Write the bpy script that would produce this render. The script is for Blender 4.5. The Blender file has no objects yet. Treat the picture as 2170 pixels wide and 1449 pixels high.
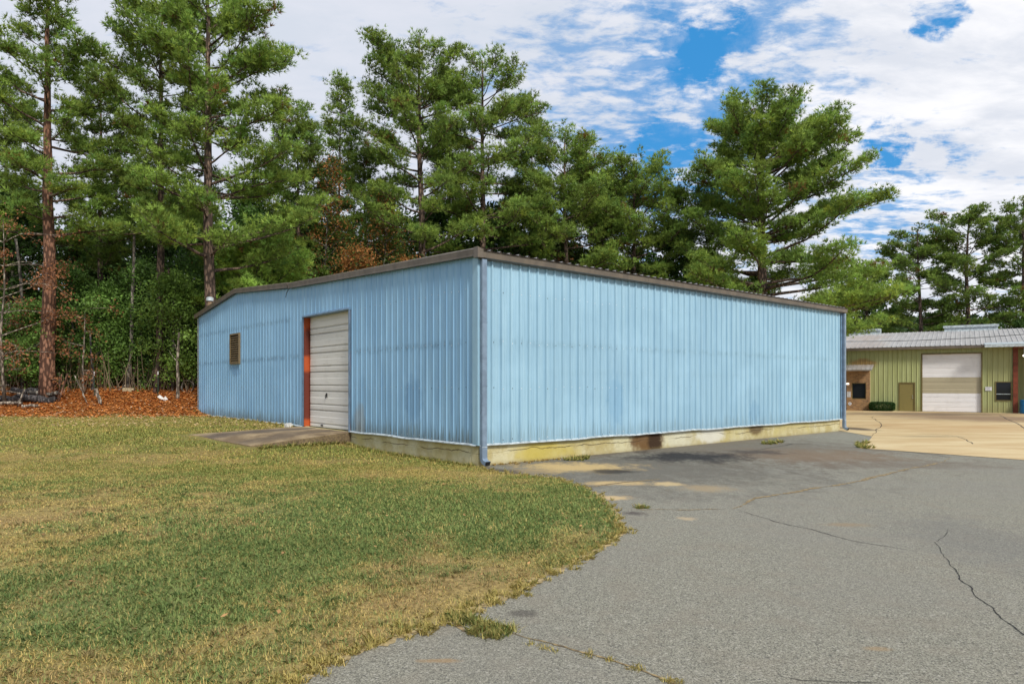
import bpy, math, random
import numpy as np
from mathutils import Vector, noise as mnoise
random.seed(7)
rng = np.random.default_rng(11)
scene = bpy.context.scene
R = math.radians

# ------------------------------------------------------------------ camera
F = 1446.7; CX = 1085.0; HY = 814.0; H = 2.0          # focal length, principal x, horizon row, eye height
cd = bpy.data.cameras.new('camera'); cam = bpy.data.objects.new('camera', cd)
scene.collection.objects.link(cam); scene.camera = cam
cam.location = (0, 0, H); cam.rotation_euler = (R(90), 0, 0)
cd.sensor_width = 36; cd.lens = 36 * F / 2170; cd.shift_y = (HY - 724.5) / 2170
cd.clip_start = 0.1; cd.clip_end = 2000

# ------------------------------------------------------------------ node helper
class NT:
    def __init__(s, tree): s.t = tree; s.n = tree.nodes; s.l = tree.links
    def new(s, typ, **kw):
        nd = s.n.new(typ)
        for k, v in kw.items(): setattr(nd, k, v)
        return nd
    def put(s, sock, v):
        if isinstance(v, bpy.types.NodeSocket): s.l.new(v, sock)
        else:
            if sock.type == 'RGBA' and len(v) == 3: v = (*v, 1)
            sock.default_value = v
    def m(s, op, a, b=None, c=None, clamp=False):
        nd = s.new('ShaderNodeMath', operation=op); nd.use_clamp = clamp
        s.put(nd.inputs[0], a)
        if b is not None: s.put(nd.inputs[1], b)
        if c is not None: s.put(nd.inputs[2], c)
        return nd.outputs[0]
    def add(s, a, b): return s.m('ADD', a, b)
    def sub(s, a, b): return s.m('SUBTRACT', a, b)
    def mul(s, a, b): return s.m('MULTIPLY', a, b)
    def ss(s, x, lo, hi, a=0.0, b=1.0):
        nd = s.new('ShaderNodeMapRange', interpolation_type='SMOOTHSTEP')
        s.put(nd.inputs[0], x); nd.inputs[1].default_value = lo; nd.inputs[2].default_value = hi
        nd.inputs[3].default_value = a; nd.inputs[4].default_value = b
        return nd.outputs[0]
    def mix(s, f, a, b, mode='MIX'):
        nd = s.new('ShaderNodeMix', data_type='RGBA', blend_type=mode); nd.clamp_factor = True
        s.put(nd.inputs[0], f); s.put(nd.inputs[6], a); s.put(nd.inputs[7], b)
        return nd.outputs[2]
    def noise(s, vec, scale, detail=4, rough=0.55, dist=0.0, color=False):
        nd = s.new('ShaderNodeTexNoise'); s.l.new(vec, nd.inputs['Vector'])
        nd.inputs['Scale'].default_value = scale; nd.inputs['Detail'].default_value = detail
        nd.inputs['Roughness'].default_value = rough; nd.inputs['Distortion'].default_value = dist
        return nd.outputs[1 if color else 0]
    def vor(s, vec, scale, out=0, feature='F1'):
        nd = s.new('ShaderNodeTexVoronoi', feature=feature); s.l.new(vec, nd.inputs['Vector'])
        nd.inputs['Scale'].default_value = scale
        return nd.outputs[out]
    def scale(s, vec, v, loc=(0, 0, 0)):
        nd = s.new('ShaderNodeMapping'); s.l.new(vec, nd.inputs[0])
        nd.inputs['Scale'].default_value = v; nd.inputs['Location'].default_value = loc
        return nd.outputs[0]
    def sep(s, vec):
        nd = s.new('ShaderNodeSeparateXYZ'); s.l.new(vec, nd.inputs[0]); return nd.outputs
    def comb(s, x, y, z):
        nd = s.new('ShaderNodeCombineXYZ'); s.put(nd.inputs[0], x); s.put(nd.inputs[1], y); s.put(nd.inputs[2], z)
        return nd.outputs[0]
    def vadd(s, a, b):
        nd = s.new('ShaderNodeVectorMath', operation='ADD'); s.put(nd.inputs[0], a); s.put(nd.inputs[1], b); return nd.outputs[0]
    def vscale(s, a, k):
        nd = s.new('ShaderNodeVectorMath', operation='SCALE'); s.put(nd.inputs[0], a); nd.inputs[3].default_value = k; return nd.outputs[0]
    def dot(s, a, b):
        nd = s.new('ShaderNodeVectorMath', operation='DOT_PRODUCT'); s.put(nd.inputs[0], a); s.put(nd.inputs[1], b); return nd.outputs['Value']

def gdir(px, py):
    return Vector(((px - CX) / F, 1, (HY - py) / F)).normalized()

# ------------------------------------------------------------------ world: sky with thin broken cloud
SUN_EL, SUN_AZ = R(42), R(152)      # azimuth clockwise from +Y : behind the camera, to the right
w = bpy.data.worlds.new('World'); scene.world = w; w.use_nodes = True
w.node_tree.nodes.clear(); N = NT(w.node_tree)
sky = N.new('ShaderNodeTexSky', sky_type='NISHITA'); sky.sun_disc = False
sky.sun_elevation = SUN_EL; sky.sun_rotation = SUN_AZ; sky.air_density = 1.0; sky.dust_density = 0.3; sky.ozone_density = 2.0
g = N.new('ShaderNodeTexCoord').outputs['Generated']
X, Y, Z = N.sep(g)
zz = N.add(N.m('MAXIMUM', Z, 0.0), 0.16)
uv = N.comb(N.m('DIVIDE', X, zz), N.m('DIVIDE', Y, zz), 0.0)
rot = N.new('ShaderNodeMapping'); N.l.new(uv, rot.inputs[0]); rot.inputs['Rotation'].default_value = (0, 0, R(-28)); rot.inputs['Scale'].default_value = (0.8, 1.35, 1)
uvr = rot.outputs[0]
n_f = N.noise(uvr, 8.5, 9, 0.6, 0.3)
n_m = N.noise(uvr, 1.9, 6, 0.55, 0.2)
dens = N.add(N.add(N.mul(N.sub(n_f, 0.5), 2.1), N.add(N.mul(N.sub(n_m, 0.5), 0.35), N.mul(N.sub(N.noise(uvr, 20.0, 6, 0.6, 0.4), 0.5), 1.1))), 0.70)
wob = N.mul(N.sub(N.noise(g, 14.0, 7, 0.65), 0.5), 0.03)
deep = 0.0
for (px, py, rad, k) in [(1130, 150, 18, .16), (1450, 250, 13, .06), (1515, 82, 2.8, .30), (1478, 132, 2.6, .22), (1440, 50, 2.0, .12), (1480, 110, 6, .05), (1690, 60, 5, .15), (1400, 120, 3.5, .15), (1990, 22, 2.0, 1.0), (1872, 308, 1.7, .8), (1880, 250, 5, .12),
                         (1540, 245, 4, .12), (1480, 340, 5.0, .2), (1890, 425, 4.5, .3), (1630, 140, 6, .2), (1300, 110, 8, .12), (1560, 400, 4, .2), (1420, 390, 5, .3),
                         (2045, 305, 1.7, .5), (1905, 455, 4, .3), (1330, 330, 5, .14), (2000, 120, 3, .1)]:
    d = gdir(px, py); c = N.add(N.dot(g, tuple(d)), N.mul(wob, 0.35 * (rad / 6) ** 1.2))
    b = N.ss(c, math.cos(R(rad * 1.15)), 1.0 - (1 - math.cos(R(rad))) * 0.12)
    dens = N.sub(dens, N.mul(b, 0.60 * k)); deep = N.add(deep, N.mul(b, min(1.0, k * 1.25)))
for (px, py, rad, k) in [(300, 100, 34, .3), (2150, 330, 22, .12), (2150, 120, 14, .16)]:
    d = gdir(px, py); b = N.ss(N.dot(g, tuple(d)), math.cos(R(rad)), 1.0)
    dens = N.add(dens, N.mul(b, k))
mask = N.ss(dens, 0.16, 0.78)
deepm = N.ss(N.add(deep, N.mul(N.sub(n_f, 0.5), 1.6)), 0.10, 1.0)
mask = N.sub(1.0, N.mul(N.sub(1.0, mask), N.add(0.70, N.mul(deepm, 0.30))))
side = N.ss(X, -0.1, 0.55)
var = N.ss(N.noise(uvr, 3.2, 8, 0.62, 0.3), 0.36, 0.66)
c_lo = N.mix(side, (4.5, 4.85, 5.5), (4.95, 5.2, 5.75))
c_hi = N.mix(side, (5.0, 5.2, 5.8), (6.7, 6.7, 6.9))
cloud = N.mix(var, c_lo, c_hi)
hs = N.new('ShaderNodeHueSaturation'); N.l.new(sky.outputs[0], hs.inputs['Color']); hs.inputs['Saturation'].default_value = 1.3; hs.inputs['Value'].default_value = 1.0
blue = N.mix(0.75, hs.outputs[0], (0.3, 2.15, 4.9))
col = N.mix(mask, blue, cloud)
bg = N.new('ShaderNodeBackground'); N.l.new(col, bg.inputs[0]); bg.inputs[1].default_value = 0.1
N.l.new(bg.outputs[0], N.new('ShaderNodeOutputWorld').inputs[0])

sd = bpy.data.lights.new('sun', 'SUN'); sd.energy = 2.3; sd.angle = R(12); sd.color = (1, 0.95, 0.87)
sun = bpy.data.objects.new('sun', sd); scene.collection.objects.link(sun)
sdir = Vector((math.sin(SUN_AZ) * math.cos(SUN_EL), math.cos(SUN_AZ) * math.cos(SUN_EL), math.sin(SUN_EL)))
sun.rotation_euler = sdir.to_track_quat('Z', 'Y').to_euler()
vs = scene.view_settings; vs.view_transform = 'Standard'; vs.look = 'None'; vs.gamma = 1; vs.exposure = 0.6

# ------------------------------------------------------------------ object helpers
COL = scene.collection
def tag(o, label=None, cat=None, group=None, kind=None):
    if label: o['label'] = label
    if cat: o['category'] = cat
    if group: o['group'] = group
    if kind: o['kind'] = kind
    return o
def empty(name, loc, rz=0, label=None, cat=None, group=None):
    o = bpy.data.objects.new(name, None); COL.objects.link(o); o.location = loc; o.rotation_euler = (0, 0, rz)
    o.empty_display_size = 0.3
    return tag(o, label, cat, group)
class MB:
    def __init__(s): s.v = []; s.f = []; s.mi = []; s.n = 0
    def poly(s, verts, faces, mi=0):
        b = s.n; s.v += [tuple(v) for v in verts]; s.n += len(verts)
        for f in faces: s.f.append(tuple(b + i for i in f)); s.mi.append(mi)
        return s
    def box(s, x0, x1, y0, y1, z0, z1, mi=0):
        v = [(x, y, z) for z in (z0, z1) for y in (y0, y1) for x in (x0, x1)]
        return s.poly(v, [(0, 2, 3, 1), (4, 5, 7, 6), (0, 1, 5, 4), (2, 6, 7, 3), (0, 4, 6, 2), (1, 3, 7, 5)], mi)
    def prism(s, pts, axis_vec, mi=0):
        n = len(pts); a = Vector(axis_vec)
        v = [Vector(p) for p in pts] + [Vector(p) + a for p in pts]
        return s.poly(v, [tuple(range(n))[::-1], tuple(range(n, 2 * n))] + [(i, (i + 1) % n, n + (i + 1) % n, n + i) for i in range(n)], mi)
    def tube(s, pts, rad, n=6, mi=0, cap=True):
        P = [Vector(p) for p in pts]
        if not hasattr(rad, '__len__'): rad = [rad] * len(P)
        rings = []
        u = None
        for i, p in enumerate(P):
            d = (P[min(i + 1, len(P) - 1)] - P[max(i - 1, 0)])
            if d.length < 1e-6: d = Vector((0, 0, 1))
            d.normalize()
            if u is None: u = d.orthogonal().normalized()
            else:
                u = (u - d * u.dot(d))
                u = u.normalized() if u.length > 1e-5 else d.orthogonal().normalized()
            v2 = d.cross(u)
            rings.append([p + (u * math.cos(2 * math.pi * k / n) + v2 * math.sin(2 * math.pi * k / n)) * rad[i] for k in range(n)])
        vs_ = [q for r in rings for q in r]; fs = []
        for i in range(len(P) - 1):
            for k in range(n):
                fs.append((i * n + k, i * n + (k + 1) % n, (i + 1) * n + (k + 1) % n, (i + 1) * n + k))
        if cap: fs.append(tuple(range(n))[::-1]); fs.append(tuple((len(P) - 1) * n + k for k in range(n)))
        return s.poly(vs_, fs, mi)
    def build(s, name, mats, parent=None, smooth=False, bevel=0):
        me = bpy.data.meshes.new(name); me.from_pydata(s.v, [], s.f)
        if not isinstance(mats, (list, tuple)): mats = [mats]
        for m_ in mats: me.materials.append(m_)
        me.polygons.foreach_set('material_index', s.mi)
        if smooth: me.polygons.foreach_set('use_smooth', [True] * len(s.f))
        me.update()
        o = bpy.data.objects.new(name, me); COL.objects.link(o)
        if parent: o.parent = parent
        if bevel:
            bv = o.modifiers.new('bevel', 'BEVEL'); bv.width = bevel; bv.segments = 2; bv.limit_method = 'ANGLE'
        return o
def tri_object(name, V, cols, mats, parent=None, mi=None, k=3):
    """V (n,k,3) -> one mesh of n triangles/quads with a per-face-vertex colour"""
    n = len(V); me = bpy.data.meshes.new(name)
    me.vertices.add(n * k); me.vertices.foreach_set('co', np.ascontiguousarray(V, dtype=np.float32).ravel())
    me.loops.add(n * k); me.loops.foreach_set('vertex_index', np.arange(n * k, dtype=np.int32))
    me.polygons.add(n); me.polygons.foreach_set('loop_start', np.arange(0, n * k, k, dtype=np.int32))
    me.polygons.foreach_set('loop_total', np.full(n, k, dtype=np.int32))
    if not isinstance(mats, (list, tuple)): mats = [mats]
    for m_ in mats: me.materials.append(m_)
    if mi is not None: me.polygons.foreach_set('material_index', mi.astype(np.int32))
    at = me.color_attributes.new('tint', 'FLOAT_COLOR', 'POINT')
    c4 = np.ones((n, k, 4), dtype=np.float32); c4[:, :, :3] = cols[:, None, :] if cols.ndim == 2 else cols
    at.data.foreach_set('color', c4.ravel())
    me.update(calc_edges=True)
    o = bpy.data.objects.new(name, me); COL.objects.link(o)
    if parent: o.parent = parent
    return o

# ------------------------------------------------------------------ plan of the place
C0 = Vector((-0.826, 16.6)); E1 = Vector((.7627, .6468)); E2 = Vector((-.6468, .7627))
TH = math.atan2(E1.y, E1.x); LA, LB = 19.6, 22.9; ZS = 0.52      # blue building: along E1, along E2, bottom of siding
def sstep(x, a, b):
    t = np.clip((x - a) / (b - a), 0, 1); return t * t * (3 - 2 * t)
def lat(x, y, s, seed=0):
    """value noise"""
    x = np.asarray(x) * s + seed * 17.3; y = np.asarray(y) * s + seed * 9.1
    xi = np.floor(x).astype(np.int64); yi = np.floor(y).astype(np.int64); fx = x - xi; fy = y - yi
    fx = fx * fx * (3 - 2 * fx); fy = fy * fy * (3 - 2 * fy)
    def h(a, b):
        v = np.sin(a * 127.1 + b * 311.7 + seed * 74.7) * 43758.5453; return v - np.floor(v)
    return (h(xi, yi) * (1 - fx) + h(xi + 1, yi) * fx) * (1 - fy) + (h(xi, yi + 1) * (1 - fx) + h(xi + 1, yi + 1) * fx) * fy
def fbm(x, y, s, seed=0, o=4): return sum(lat(x, y, s * 2 ** i, seed + i) * .5 ** (i + 1) for i in range(o)) / (1 - .5 ** o)
def ab(x, y):
    dx = np.asarray(x) - C0.x; dy = np.asarray(y) - C0.y
    return dx * E1.x + dy * E1.y, dx * E2.x + dy * E2.y
def hgt(x, y):
    x = np.asarray(x, float); y = np.asarray(y, float)
    a, b = ab(x, y)
    h = 0.48 * sstep(b, 4, 12.5) * (1 - sstep(a, 14, 19))
    h = h + 1.25 * sstep(y, 32.3, 38.8) * (1 - sstep(a, 15, 25))
    h = h + (fbm(x, y, .35, 3) - .5) * .35 * sstep(y, 33, 37) * (1 - sstep(a, 15, 22))
    return h
def gp(px, py, z=None):
    """ground point seen at photo pixel"""
    if z is not None:
        d = F * (H - z) / (py - HY); return Vector(((px - CX) / F * d, d, z))
    d = 3.5
    while d < 60:
        if float(hgt((px - CX) / F * d, d)) >= H - (py - HY) / F * d: break
        d += .02
    x = (px - CX) / F * d; return Vector((x, d, float(hgt(x, d))))
def fract(pts, amp, seed, sub=4):
    r = random.Random(seed); P = [Vector(p) for p in pts]
    for k in range(sub):
        Q = [P[0]]
        for a, b in zip(P, P[1:]):
            d = b - a; n = Vector((-d.y, d.x, 0)) if len(d) == 3 else Vector((-d.y, d.x))
            Q.append((a + b) / 2 + n * r.uniform(-amp, amp)); Q.append(b)
        P = Q; amp *= .92
    return P
edge_px = [(1010, 990), (1060, 1000), (1180, 1014), (1242, 1034), (1290, 1070), (1312, 1108), (1326, 1127), (1288, 1148), (1240, 1178), (1200, 1200), (1120, 1243),
           (1050, 1272), (985, 1303), (900, 1332), (838, 1352), (722, 1393), (640, 1437), (560, 1480), (380, 1560)]
edge = [gp(*p, z=0) for p in edge_px]
edge += [Vector((edge[-1].x - 1.5, edge[-1].y - 2.5, 0))]
edge_f = [Vector((p.x, p.y)) for p in fract(edge, .05, 3, 4)]
def inpoly(x, y, poly):
    ins = np.zeros(len(x), bool); n = len(poly)
    for i in range(n):
        x1, y1 = poly[i]; x2, y2 = poly[(i + 1) % n]
        if y1 == y2: continue
        c = ((y1 > y) != (y2 > y)) & (x < (x2 - x1) * (y - y1) / (y2 - y1) + x1); ins ^= c
    return ins
Cr = C0 + E1 * (LA + .05)
road_poly = [tuple(p) for p in edge_f] + [(-7, -25), (90, -25), (90, 62), (24, 62), (Cr.x + E2.x * 18, Cr.y + E2.y * 18), (Cr.x, Cr.y), (C0.x - .0, C0.y + .05)]

# ------------------------------------------------------------------ materials
def mat(name):
    m_ = bpy.data.materials.new(name); m_.use_nodes = True; m_.node_tree.nodes.clear(); n = NT(m_.node_tree)
    p = n.new('ShaderNodeBsdfPrincipled'); o = n.new('ShaderNodeOutputMaterial'); n.l.new(p.outputs[0], o.inputs[0])
    return m_, n, p, o
def bump(n, p, h, strength=.3, dist=.01):
    b = n.new('ShaderNodeBump'); n.l.new(h, b.inputs['Height']); b.inputs['Strength'].default_value = strength; b.inputs['Distance'].default_value = dist
    n.l.new(b.outputs[0], p.inputs['Normal'])
def simple(name, col, rough=.6, metal=0, var=.15, nscale=6, bumps=0.0, spec=.4, col2=None, stretch=(1, 1, 1)):
    m_, n, p, o = mat(name); v = n.new('ShaderNodeTexCoord').outputs['Object']
    v = n.scale(v, stretch)
    f = n.noise(v, nscale, 6, .6)
    c2 = col2 or tuple(c * (1 - var * 2) for c in col)
    n.put(p.inputs['Base Color'], n.mix(n.ss(f, .35, .65), c2, col))
    n.put(p.inputs['Roughness'], n.ss(f, .2, .8, rough + .1, max(rough - .1, .05)))
    p.inputs['Metallic'].default_value = metal; p.inputs['Specular IOR Level'].default_value = spec
    if bumps: bump(n, p, f, bumps, .02)
    return m_
def blob(n, x, y, wv, cx, cy, rx, ry, edge=.35, rot=0):
    dx = n.sub(x, cx); dy = n.sub(y, cy)
    if rot:
        c, s_ = math.cos(rot), math.sin(rot)
        dx, dy = n.add(n.mul(dx, c), n.mul(dy, s_)), n.sub(n.mul(dy, c), n.mul(dx, s_))
    dx = n.mul(dx, 1 / rx); dy = n.mul(dy, 1 / ry)
    r = n.m('SQRT', n.add(n.mul(dx, dx), n.mul(dy, dy)))
    return n.ss(n.add(r, wv), 1.0 - edge, 1.0 + edge, 1, 0)
def mx(n, a, b): return n.m('MAXIMUM', a, b)

def siding(name, base, dark, gable, girts=()):
    m_, n, p, o = mat(name); v = n.new('ShaderNodeTexCoord').outputs['Object']
    x, y, z = n.sep(v)
    s = y if gable else x
    st = n.noise(n.scale(v, (5, 5, .22)), 1.6, 6, .6)             # long vertical streaks
    st2 = n.noise(n.scale(v, (22, 22, .8)), 1.2, 5, .6)
    pat = n.noise(v, .55, 4, .55)
    c = n.mix(n.ss(st, .3, .72), dark, base)
    c = n.mix(n.mul(n.ss(pat, .42, .7), .3), c, tuple(min(1, k * 1.25 + .03) for k in base))
    c = n.mix(n.mul(n.ss(st2, .5, .75), .22), c, tuple(k * .62 for k in dark))
    cell = n.noise(n.comb(s, n.mul(z, .35), 5.0), 9.0, 4, .7)
    for (zg, s0, s1, k) in girts:
        band = n.ss(n.m('ABSOLUTE', n.sub(z, n.add(zg, n.mul(n.sub(n.noise(n.comb(s, 0, 0), 4, 4, .7), .5), .22)))), .17, .0)
        rngm = n.mul(n.ss(s, s0, s0 + .3), n.ss(s, s1 - .5, s1, 1, 0))
        f = n.mul(n.mul(band, rngm), n.mul(n.ss(cell, .40, .64), k * .8))
        c = n.mix(f, c, tuple(q * .5 for q in dark))
    # grime creeping up from the bottom edge
    up = n.add(z, n.mul(n.ss(st2, .35, .75), -.55))
    c = n.mix(n.mul(n.ss(up, ZS - .25, ZS + .28, 1, 0), .75 if gable else .28), c, (.10, .12, .11))
    if gable:
        wv = n.mul(n.sub(n.noise(v, 3.5, 5, .65), .5), 1.6)
        c = n.mix(n.mul(blob(n, y, z, wv, 2.95, 1.55, .42, .6), .38), c, (.06, .17, .34))
        c = n.mix(n.mul(blob(n, y, z, wv, 6.05, .85, .35, .5), .5), c, (.25, .24, .2))
        c = n.mix(n.mul(blob(n, y, z, wv, 17.4, 2.6, .6, .25), .4), c, (.09, .2, .36))
    else:
        wv = n.mul(n.sub(n.noise(v, 4, 5, .65), .5), 1.8)
        c = n.mix(n.mul(blob(n, x, z, wv, 5.0, 1.5, .35, .7), .25), c, (.10, .28, .48))
        c = n.mix(n.mul(blob(n, x, z, wv, 12.6, 1.0, .35, .4), .3), c, (.10, .25, .42))
    scr = n.ss(n.noise(n.scale(v, (9, 9, 2)), 4, 3, .7), .70, .76)
    c = n.mix(n.mul(scr, .35), c, (.75, .82, .86))
    n.put(p.inputs['Base Color'], c); p.inputs['Roughness'].default_value = .42; p.inputs['Specular IOR Level'].default_value = .35
    b = n.add(n.noise(n.scale(v, (1, 1, .35)), 1.6, 3, .5), n.mul(st2, .05))
    bump(n, p, b, .5, .06)
    return m_
M = {}
M['blue_side'] = siding('blue_siding', (.32, .50, .61), (.255, .425, .55), False, [(3.05, .3, 19, .32), (2.3, 2, 18, .1)])
M['blue_gable'] = siding('blue_siding_gable', (.265, .465, .64), (.20, .38, .575), True, [(3.02, .5, 6.6, .8), (3.0, 10.4, 23, .85), (4.4, 11.2, 23, .85)])
M['spout'] = simple('grey_blue_paint', (.20, .27, .36), .4, 0, .12, 5)
M['blue_trim'] = simple('dark_blue_trim', (.16, .27, .40), .4, 0, .15, 5)
M['brown_trim'] = simple('brown_trim_metal', (.155, .125, .092), .38, 0, .1, 3, col2=(.115, .095, .075), stretch=(1, 1, .4))
M['roof_metal'] = simple('weathered_roof_metal', (.40, .38, .37), .45, .3, .15, 2)
M['white_flash'] = simple('white_flashing', (.55, .62, .65), .4, 0, .2, 8)
M['rust_dark'] = simple('rusty_vent_pipe', (.26, .17, .10), .8, 0, .2, 9)
M['black'] = simple('black_void', (.012, .012, .013), .6)
M['galv'] = simple('galvanised_steel', (.5, .5, .48), .45, .5, .15, 6)
M['screw'] = simple('zinc_screw_heads', (.72, .78, .82), .35, .3)
M['screw_dark'] = simple('rusty_screw_heads', (.07, .07, .08), .7)
# foundation concrete
def conc_found():
    m_, n, p, o = mat('painted_foundation_concrete'); v = n.new('ShaderNodeTexCoord').outputs['Object']; x, y, z = n.sep(v)
    nz = n.noise(v, 1.6, 7, .62); nf = n.noise(v, 14, 6, .65)
    c = n.mix(n.ss(nz, .35, .62), (.42, .35, .16), (.56, .52, .33))
    c = n.mix(n.mul(n.ss(n.noise(v, .8, 3, .5), .5, .66), .6), c, (.43, .35, .09))
    c = n.mix(n.mul(n.ss(nf, .5, .7), .35), c, (.22, .18, .11))
    wv = n.mul(n.sub(n.noise(v, 3, 6, .65), .5), 1.5)
    c = n.mix(n.mul(blob(n, x, z, wv, 2.3, .2, 1.1, .25), .6), c, (.50, .40, .06))
    c = n.mix(n.mul(blob(n, x, z, wv, 10.0, .3, .8, .3), .7), c, (.66, .66, .6))
    c = n.mix(n.mul(blob(n, x, z, wv, 8.2, .25, .9, .3), .45), c, (.6, .6, .5))
    c = n.mix(n.mul(blob(n, x, z, wv, 6.5, .3, .75, .5), .9), c, (.12, .055, .02))
    c = n.mix(n.mul(blob(n, x, z, wv, 6.9, .25, .3, .4), .9), c, (.035, .02, .012))
    c = n.mix(n.mul(blob(n, x, z, wv, 12.8, .4, .5, .25), .8), c, (.10, .06, .03))
    bot = n.ss(n.add(z, n.mul(nf, .2)), .05, .22, 1, 0)
    c = n.mix(n.mul(bot, .5), c, (.2, .15, .07))
    cr = n.m('ABSOLUTE', n.sub(z, n.add(.30, n.mul(n.sub(n.noise(v, .9, 8, .6), .5), .3))))
    c = n.mix(n.mul(n.ss(cr, .004, .016, 1, 0), n.mul(n.ss(n.noise(v, .7, 2), .42, .5), .8)), c, (.07, .05, .03))
    n.put(p.inputs['Base Color'], c); p.inputs['Roughness'].default_value = .9; p.inputs['Specular IOR Level'].default_value = .2
    bump(n, p, n.add(nf, n.mul(n.ss(cr, .004, .02), .5)), .5, .02); return m_
M['found'] = conc_found()
def ramp_mat():
    m_, n, p, o = mat('dirty_ramp_concrete'); v = n.new('ShaderNodeTexCoord').outputs['Object']; x, y, z = n.sep(v)
    nz = n.noise(v, 1.1, 7, .62); nf = n.noise(v, 18, 6, .65)
    c = n.mix(n.ss(nz, .35, .65), (.16, .11, .06), (.36, .27, .155))
    wv = n.mul(n.sub(n.noise(v, 2, 5, .6), .5), 1.2)
    c = n.mix(n.mul(blob(n, x, y, wv, -1.5, 9.3, 2.6, .45, .5), .75), c, (.07, .055, .045))
    c = n.mix(n.mul(blob(n, x, y, wv, -1.5, 7.7, 2.4, .35, .5), .6), c, (.08, .06, .045))
    c = n.mix(n.mul(n.ss(nf, .5, .7), .4), c, (.13, .10, .07))
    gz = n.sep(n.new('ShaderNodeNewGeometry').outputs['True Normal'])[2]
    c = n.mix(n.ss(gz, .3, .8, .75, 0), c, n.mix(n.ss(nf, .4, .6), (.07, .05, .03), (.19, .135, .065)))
    n.put(p.inputs['Base Color'], c); p.inputs['Roughness'].default_value = .92; bump(n, p, nf, .5, .015); return m_
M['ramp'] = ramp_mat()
def door_mat(name, base, dirt):
    m_, n, p, o = mat(name); v = n.new('ShaderNodeTexCoord').outputs['Object']
    a = n.noise(n.scale(v, (.6, .6, 14)), 1.4, 6, .65); b2 = n.noise(v, 2.2, 6, .6)
    c = n.mix(n.mul(n.mul(n.ss(a, .5, .72), n.ss(b2, .35, .6)), .6), base, dirt)
    c = n.mix(n.mul(n.ss(b2, .5, .75), .3), c, tuple(k * .7 for k in base))
    n.put(p.inputs['Base Color'], c); p.inputs['Roughness'].default_value = .5; bump(n, p, b2, .15, .02); return m_
M['door_white'] = door_mat('dirty_white_door_paint', (.74, .72, .66), (.40, .38, .33))
M['door_white2'] = door_mat('white_sectional_door_paint', (.84, .83, .84), (.6, .58, .55))
M['door_tan'] = door_mat('weathered_tan_door_paint', (.46, .41, .28), (.32, .28, .19))
M['door_olive'] = door_mat('olive_door_paint', (.22, .18, .055), (.15, .12, .04))
def primer():
    m_, n, p, o = mat('red_oxide_primer'); v = n.new('ShaderNodeTexCoord').outputs['Object']; x, y, z = n.sep(v)
    nz = n.noise(v, 3, 5, .6)
    zq = n.add(z, n.mul(nz, .15))
    br = mx(n, mx(n, n.mul(n.ss(zq, 2.45, 2.6), n.ss(zq, 3.0, 3.15, 1, 0)), n.ss(zq, 3.9, 4.2)), n.ss(zq, .75, .9, 1, 0))
    c = n.mix(br, (.13, .022, .010), (.42, .075, .014))
    c = n.mix(n.mul(n.ss(nz, .55, .7), .5), c, (.12, .03, .015))
    n.put(p.inputs['Base Color'], c); p.inputs['Roughness'].default_value = .5; return m_
M['primer'] = primer()
def green_siding():
    m_, n, p, o = mat('green_siding'); v = n.new('ShaderNodeTexCoord').outputs['Object']; x, y, z = n.sep(v)
    st = n.noise(n.scale(v, (4, 4, .3)), 1.5, 6, .6)
    c = n.mix(n.ss(st, .3, .7), (.315, .345, .14), (.39, .425, .20))
    wv = n.mul(n.sub(n.noise(v, 2, 5, .65), .5), 1.4)
    c = n.mix(n.mul(blob(n, x, z, wv, -3.9, 3.6, .9, .35), .7), c, (.33, .15, .04))
    c = n.mix(n.mul(n.ss(z, .15, .7, 1, 0), .35), c, (.25, .2, .09))
    c = n.mix(n.mul(n.ss(x, 3.4, 4.2), .35), c, (.27, .24, .10))  # canopy shade painted into the siding colour towards the right end
    n.put(p.inputs['Base Color'], c); p.inputs['Roughness'].default_value = .5; bump(n, p, st, .3, .02); return m_
M['green'] = green_siding()
def roof2():
    m_, n, p, o = mat('galvanised_roof_panels'); v = n.new('ShaderNodeTexCoord').outputs['Object']; x, y, z = n.sep(v)
    nz = n.noise(n.scale(v, (2.5, .4, .4)), 1.2, 6, .6)
    c = n.mix(n.ss(nz, .35, .65), (.37, .36, .35), (.45, .44, .43))
    wv = n.mul(n.sub(n.noise(v, 1.5, 5, .65), .5), 1.6)
    c = n.mix(n.mul(blob(n, x, y, wv, -4.0, 1.0, 1.6, 2.2), .25), c, (.28, .16, .08))
    c = n.mix(n.mul(blob(n, x, y, wv, -4.2, 5.2, 1.6, 1.5), .3), c, (.34, .2, .1))
    n.put(p.inputs['Base Color'], c); p.inputs['Roughness'].default_value = .5; p.inputs['Metallic'].default_value = .15; return m_
M['roof2'] = roof2()
def brick():
    m_, n, p, o = mat('brown_brick'); v = n.new('ShaderNodeTexCoord').outputs['Object']; x, y, z = n.sep(v)
    bt = n.new('ShaderNodeTexBrick'); n.l.new(n.comb(n.add(x, y), z, 0), bt.inputs['Vector'])
    bt.inputs['Scale'].default_value = 1; bt.inputs['Brick Width'].default_value = .22; bt.inputs['Row Height'].default_value = .075
    bt.inputs['Mortar Size'].default_value = .008; bt.inputs['Color1'].default_value = (.36, .19, .075, 1); bt.inputs['Color2'].default_value = (.17, .085, .04, 1)
    bt.inputs['Mortar'].default_value = (.38, .29, .17, 1)
    c = n.mix(n.mul(n.ss(n.noise(v, 5, 4, .6), .58, .68), .6), bt.outputs[0], (.04, .025, .02))
    n.put(p.inputs['Base Color'], c); p.inputs['Roughness'].default_value = .85; return m_
M['brick'] = brick()
m_, n, p, o = mat('dark_window_glass'); p.inputs['Base Color'].default_value = (.01, .011, .014, 1); p.inputs['Roughness'].default_value = .06; p.inputs['Specular IOR Level'].default_value = .35; M['glass'] = m_
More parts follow.
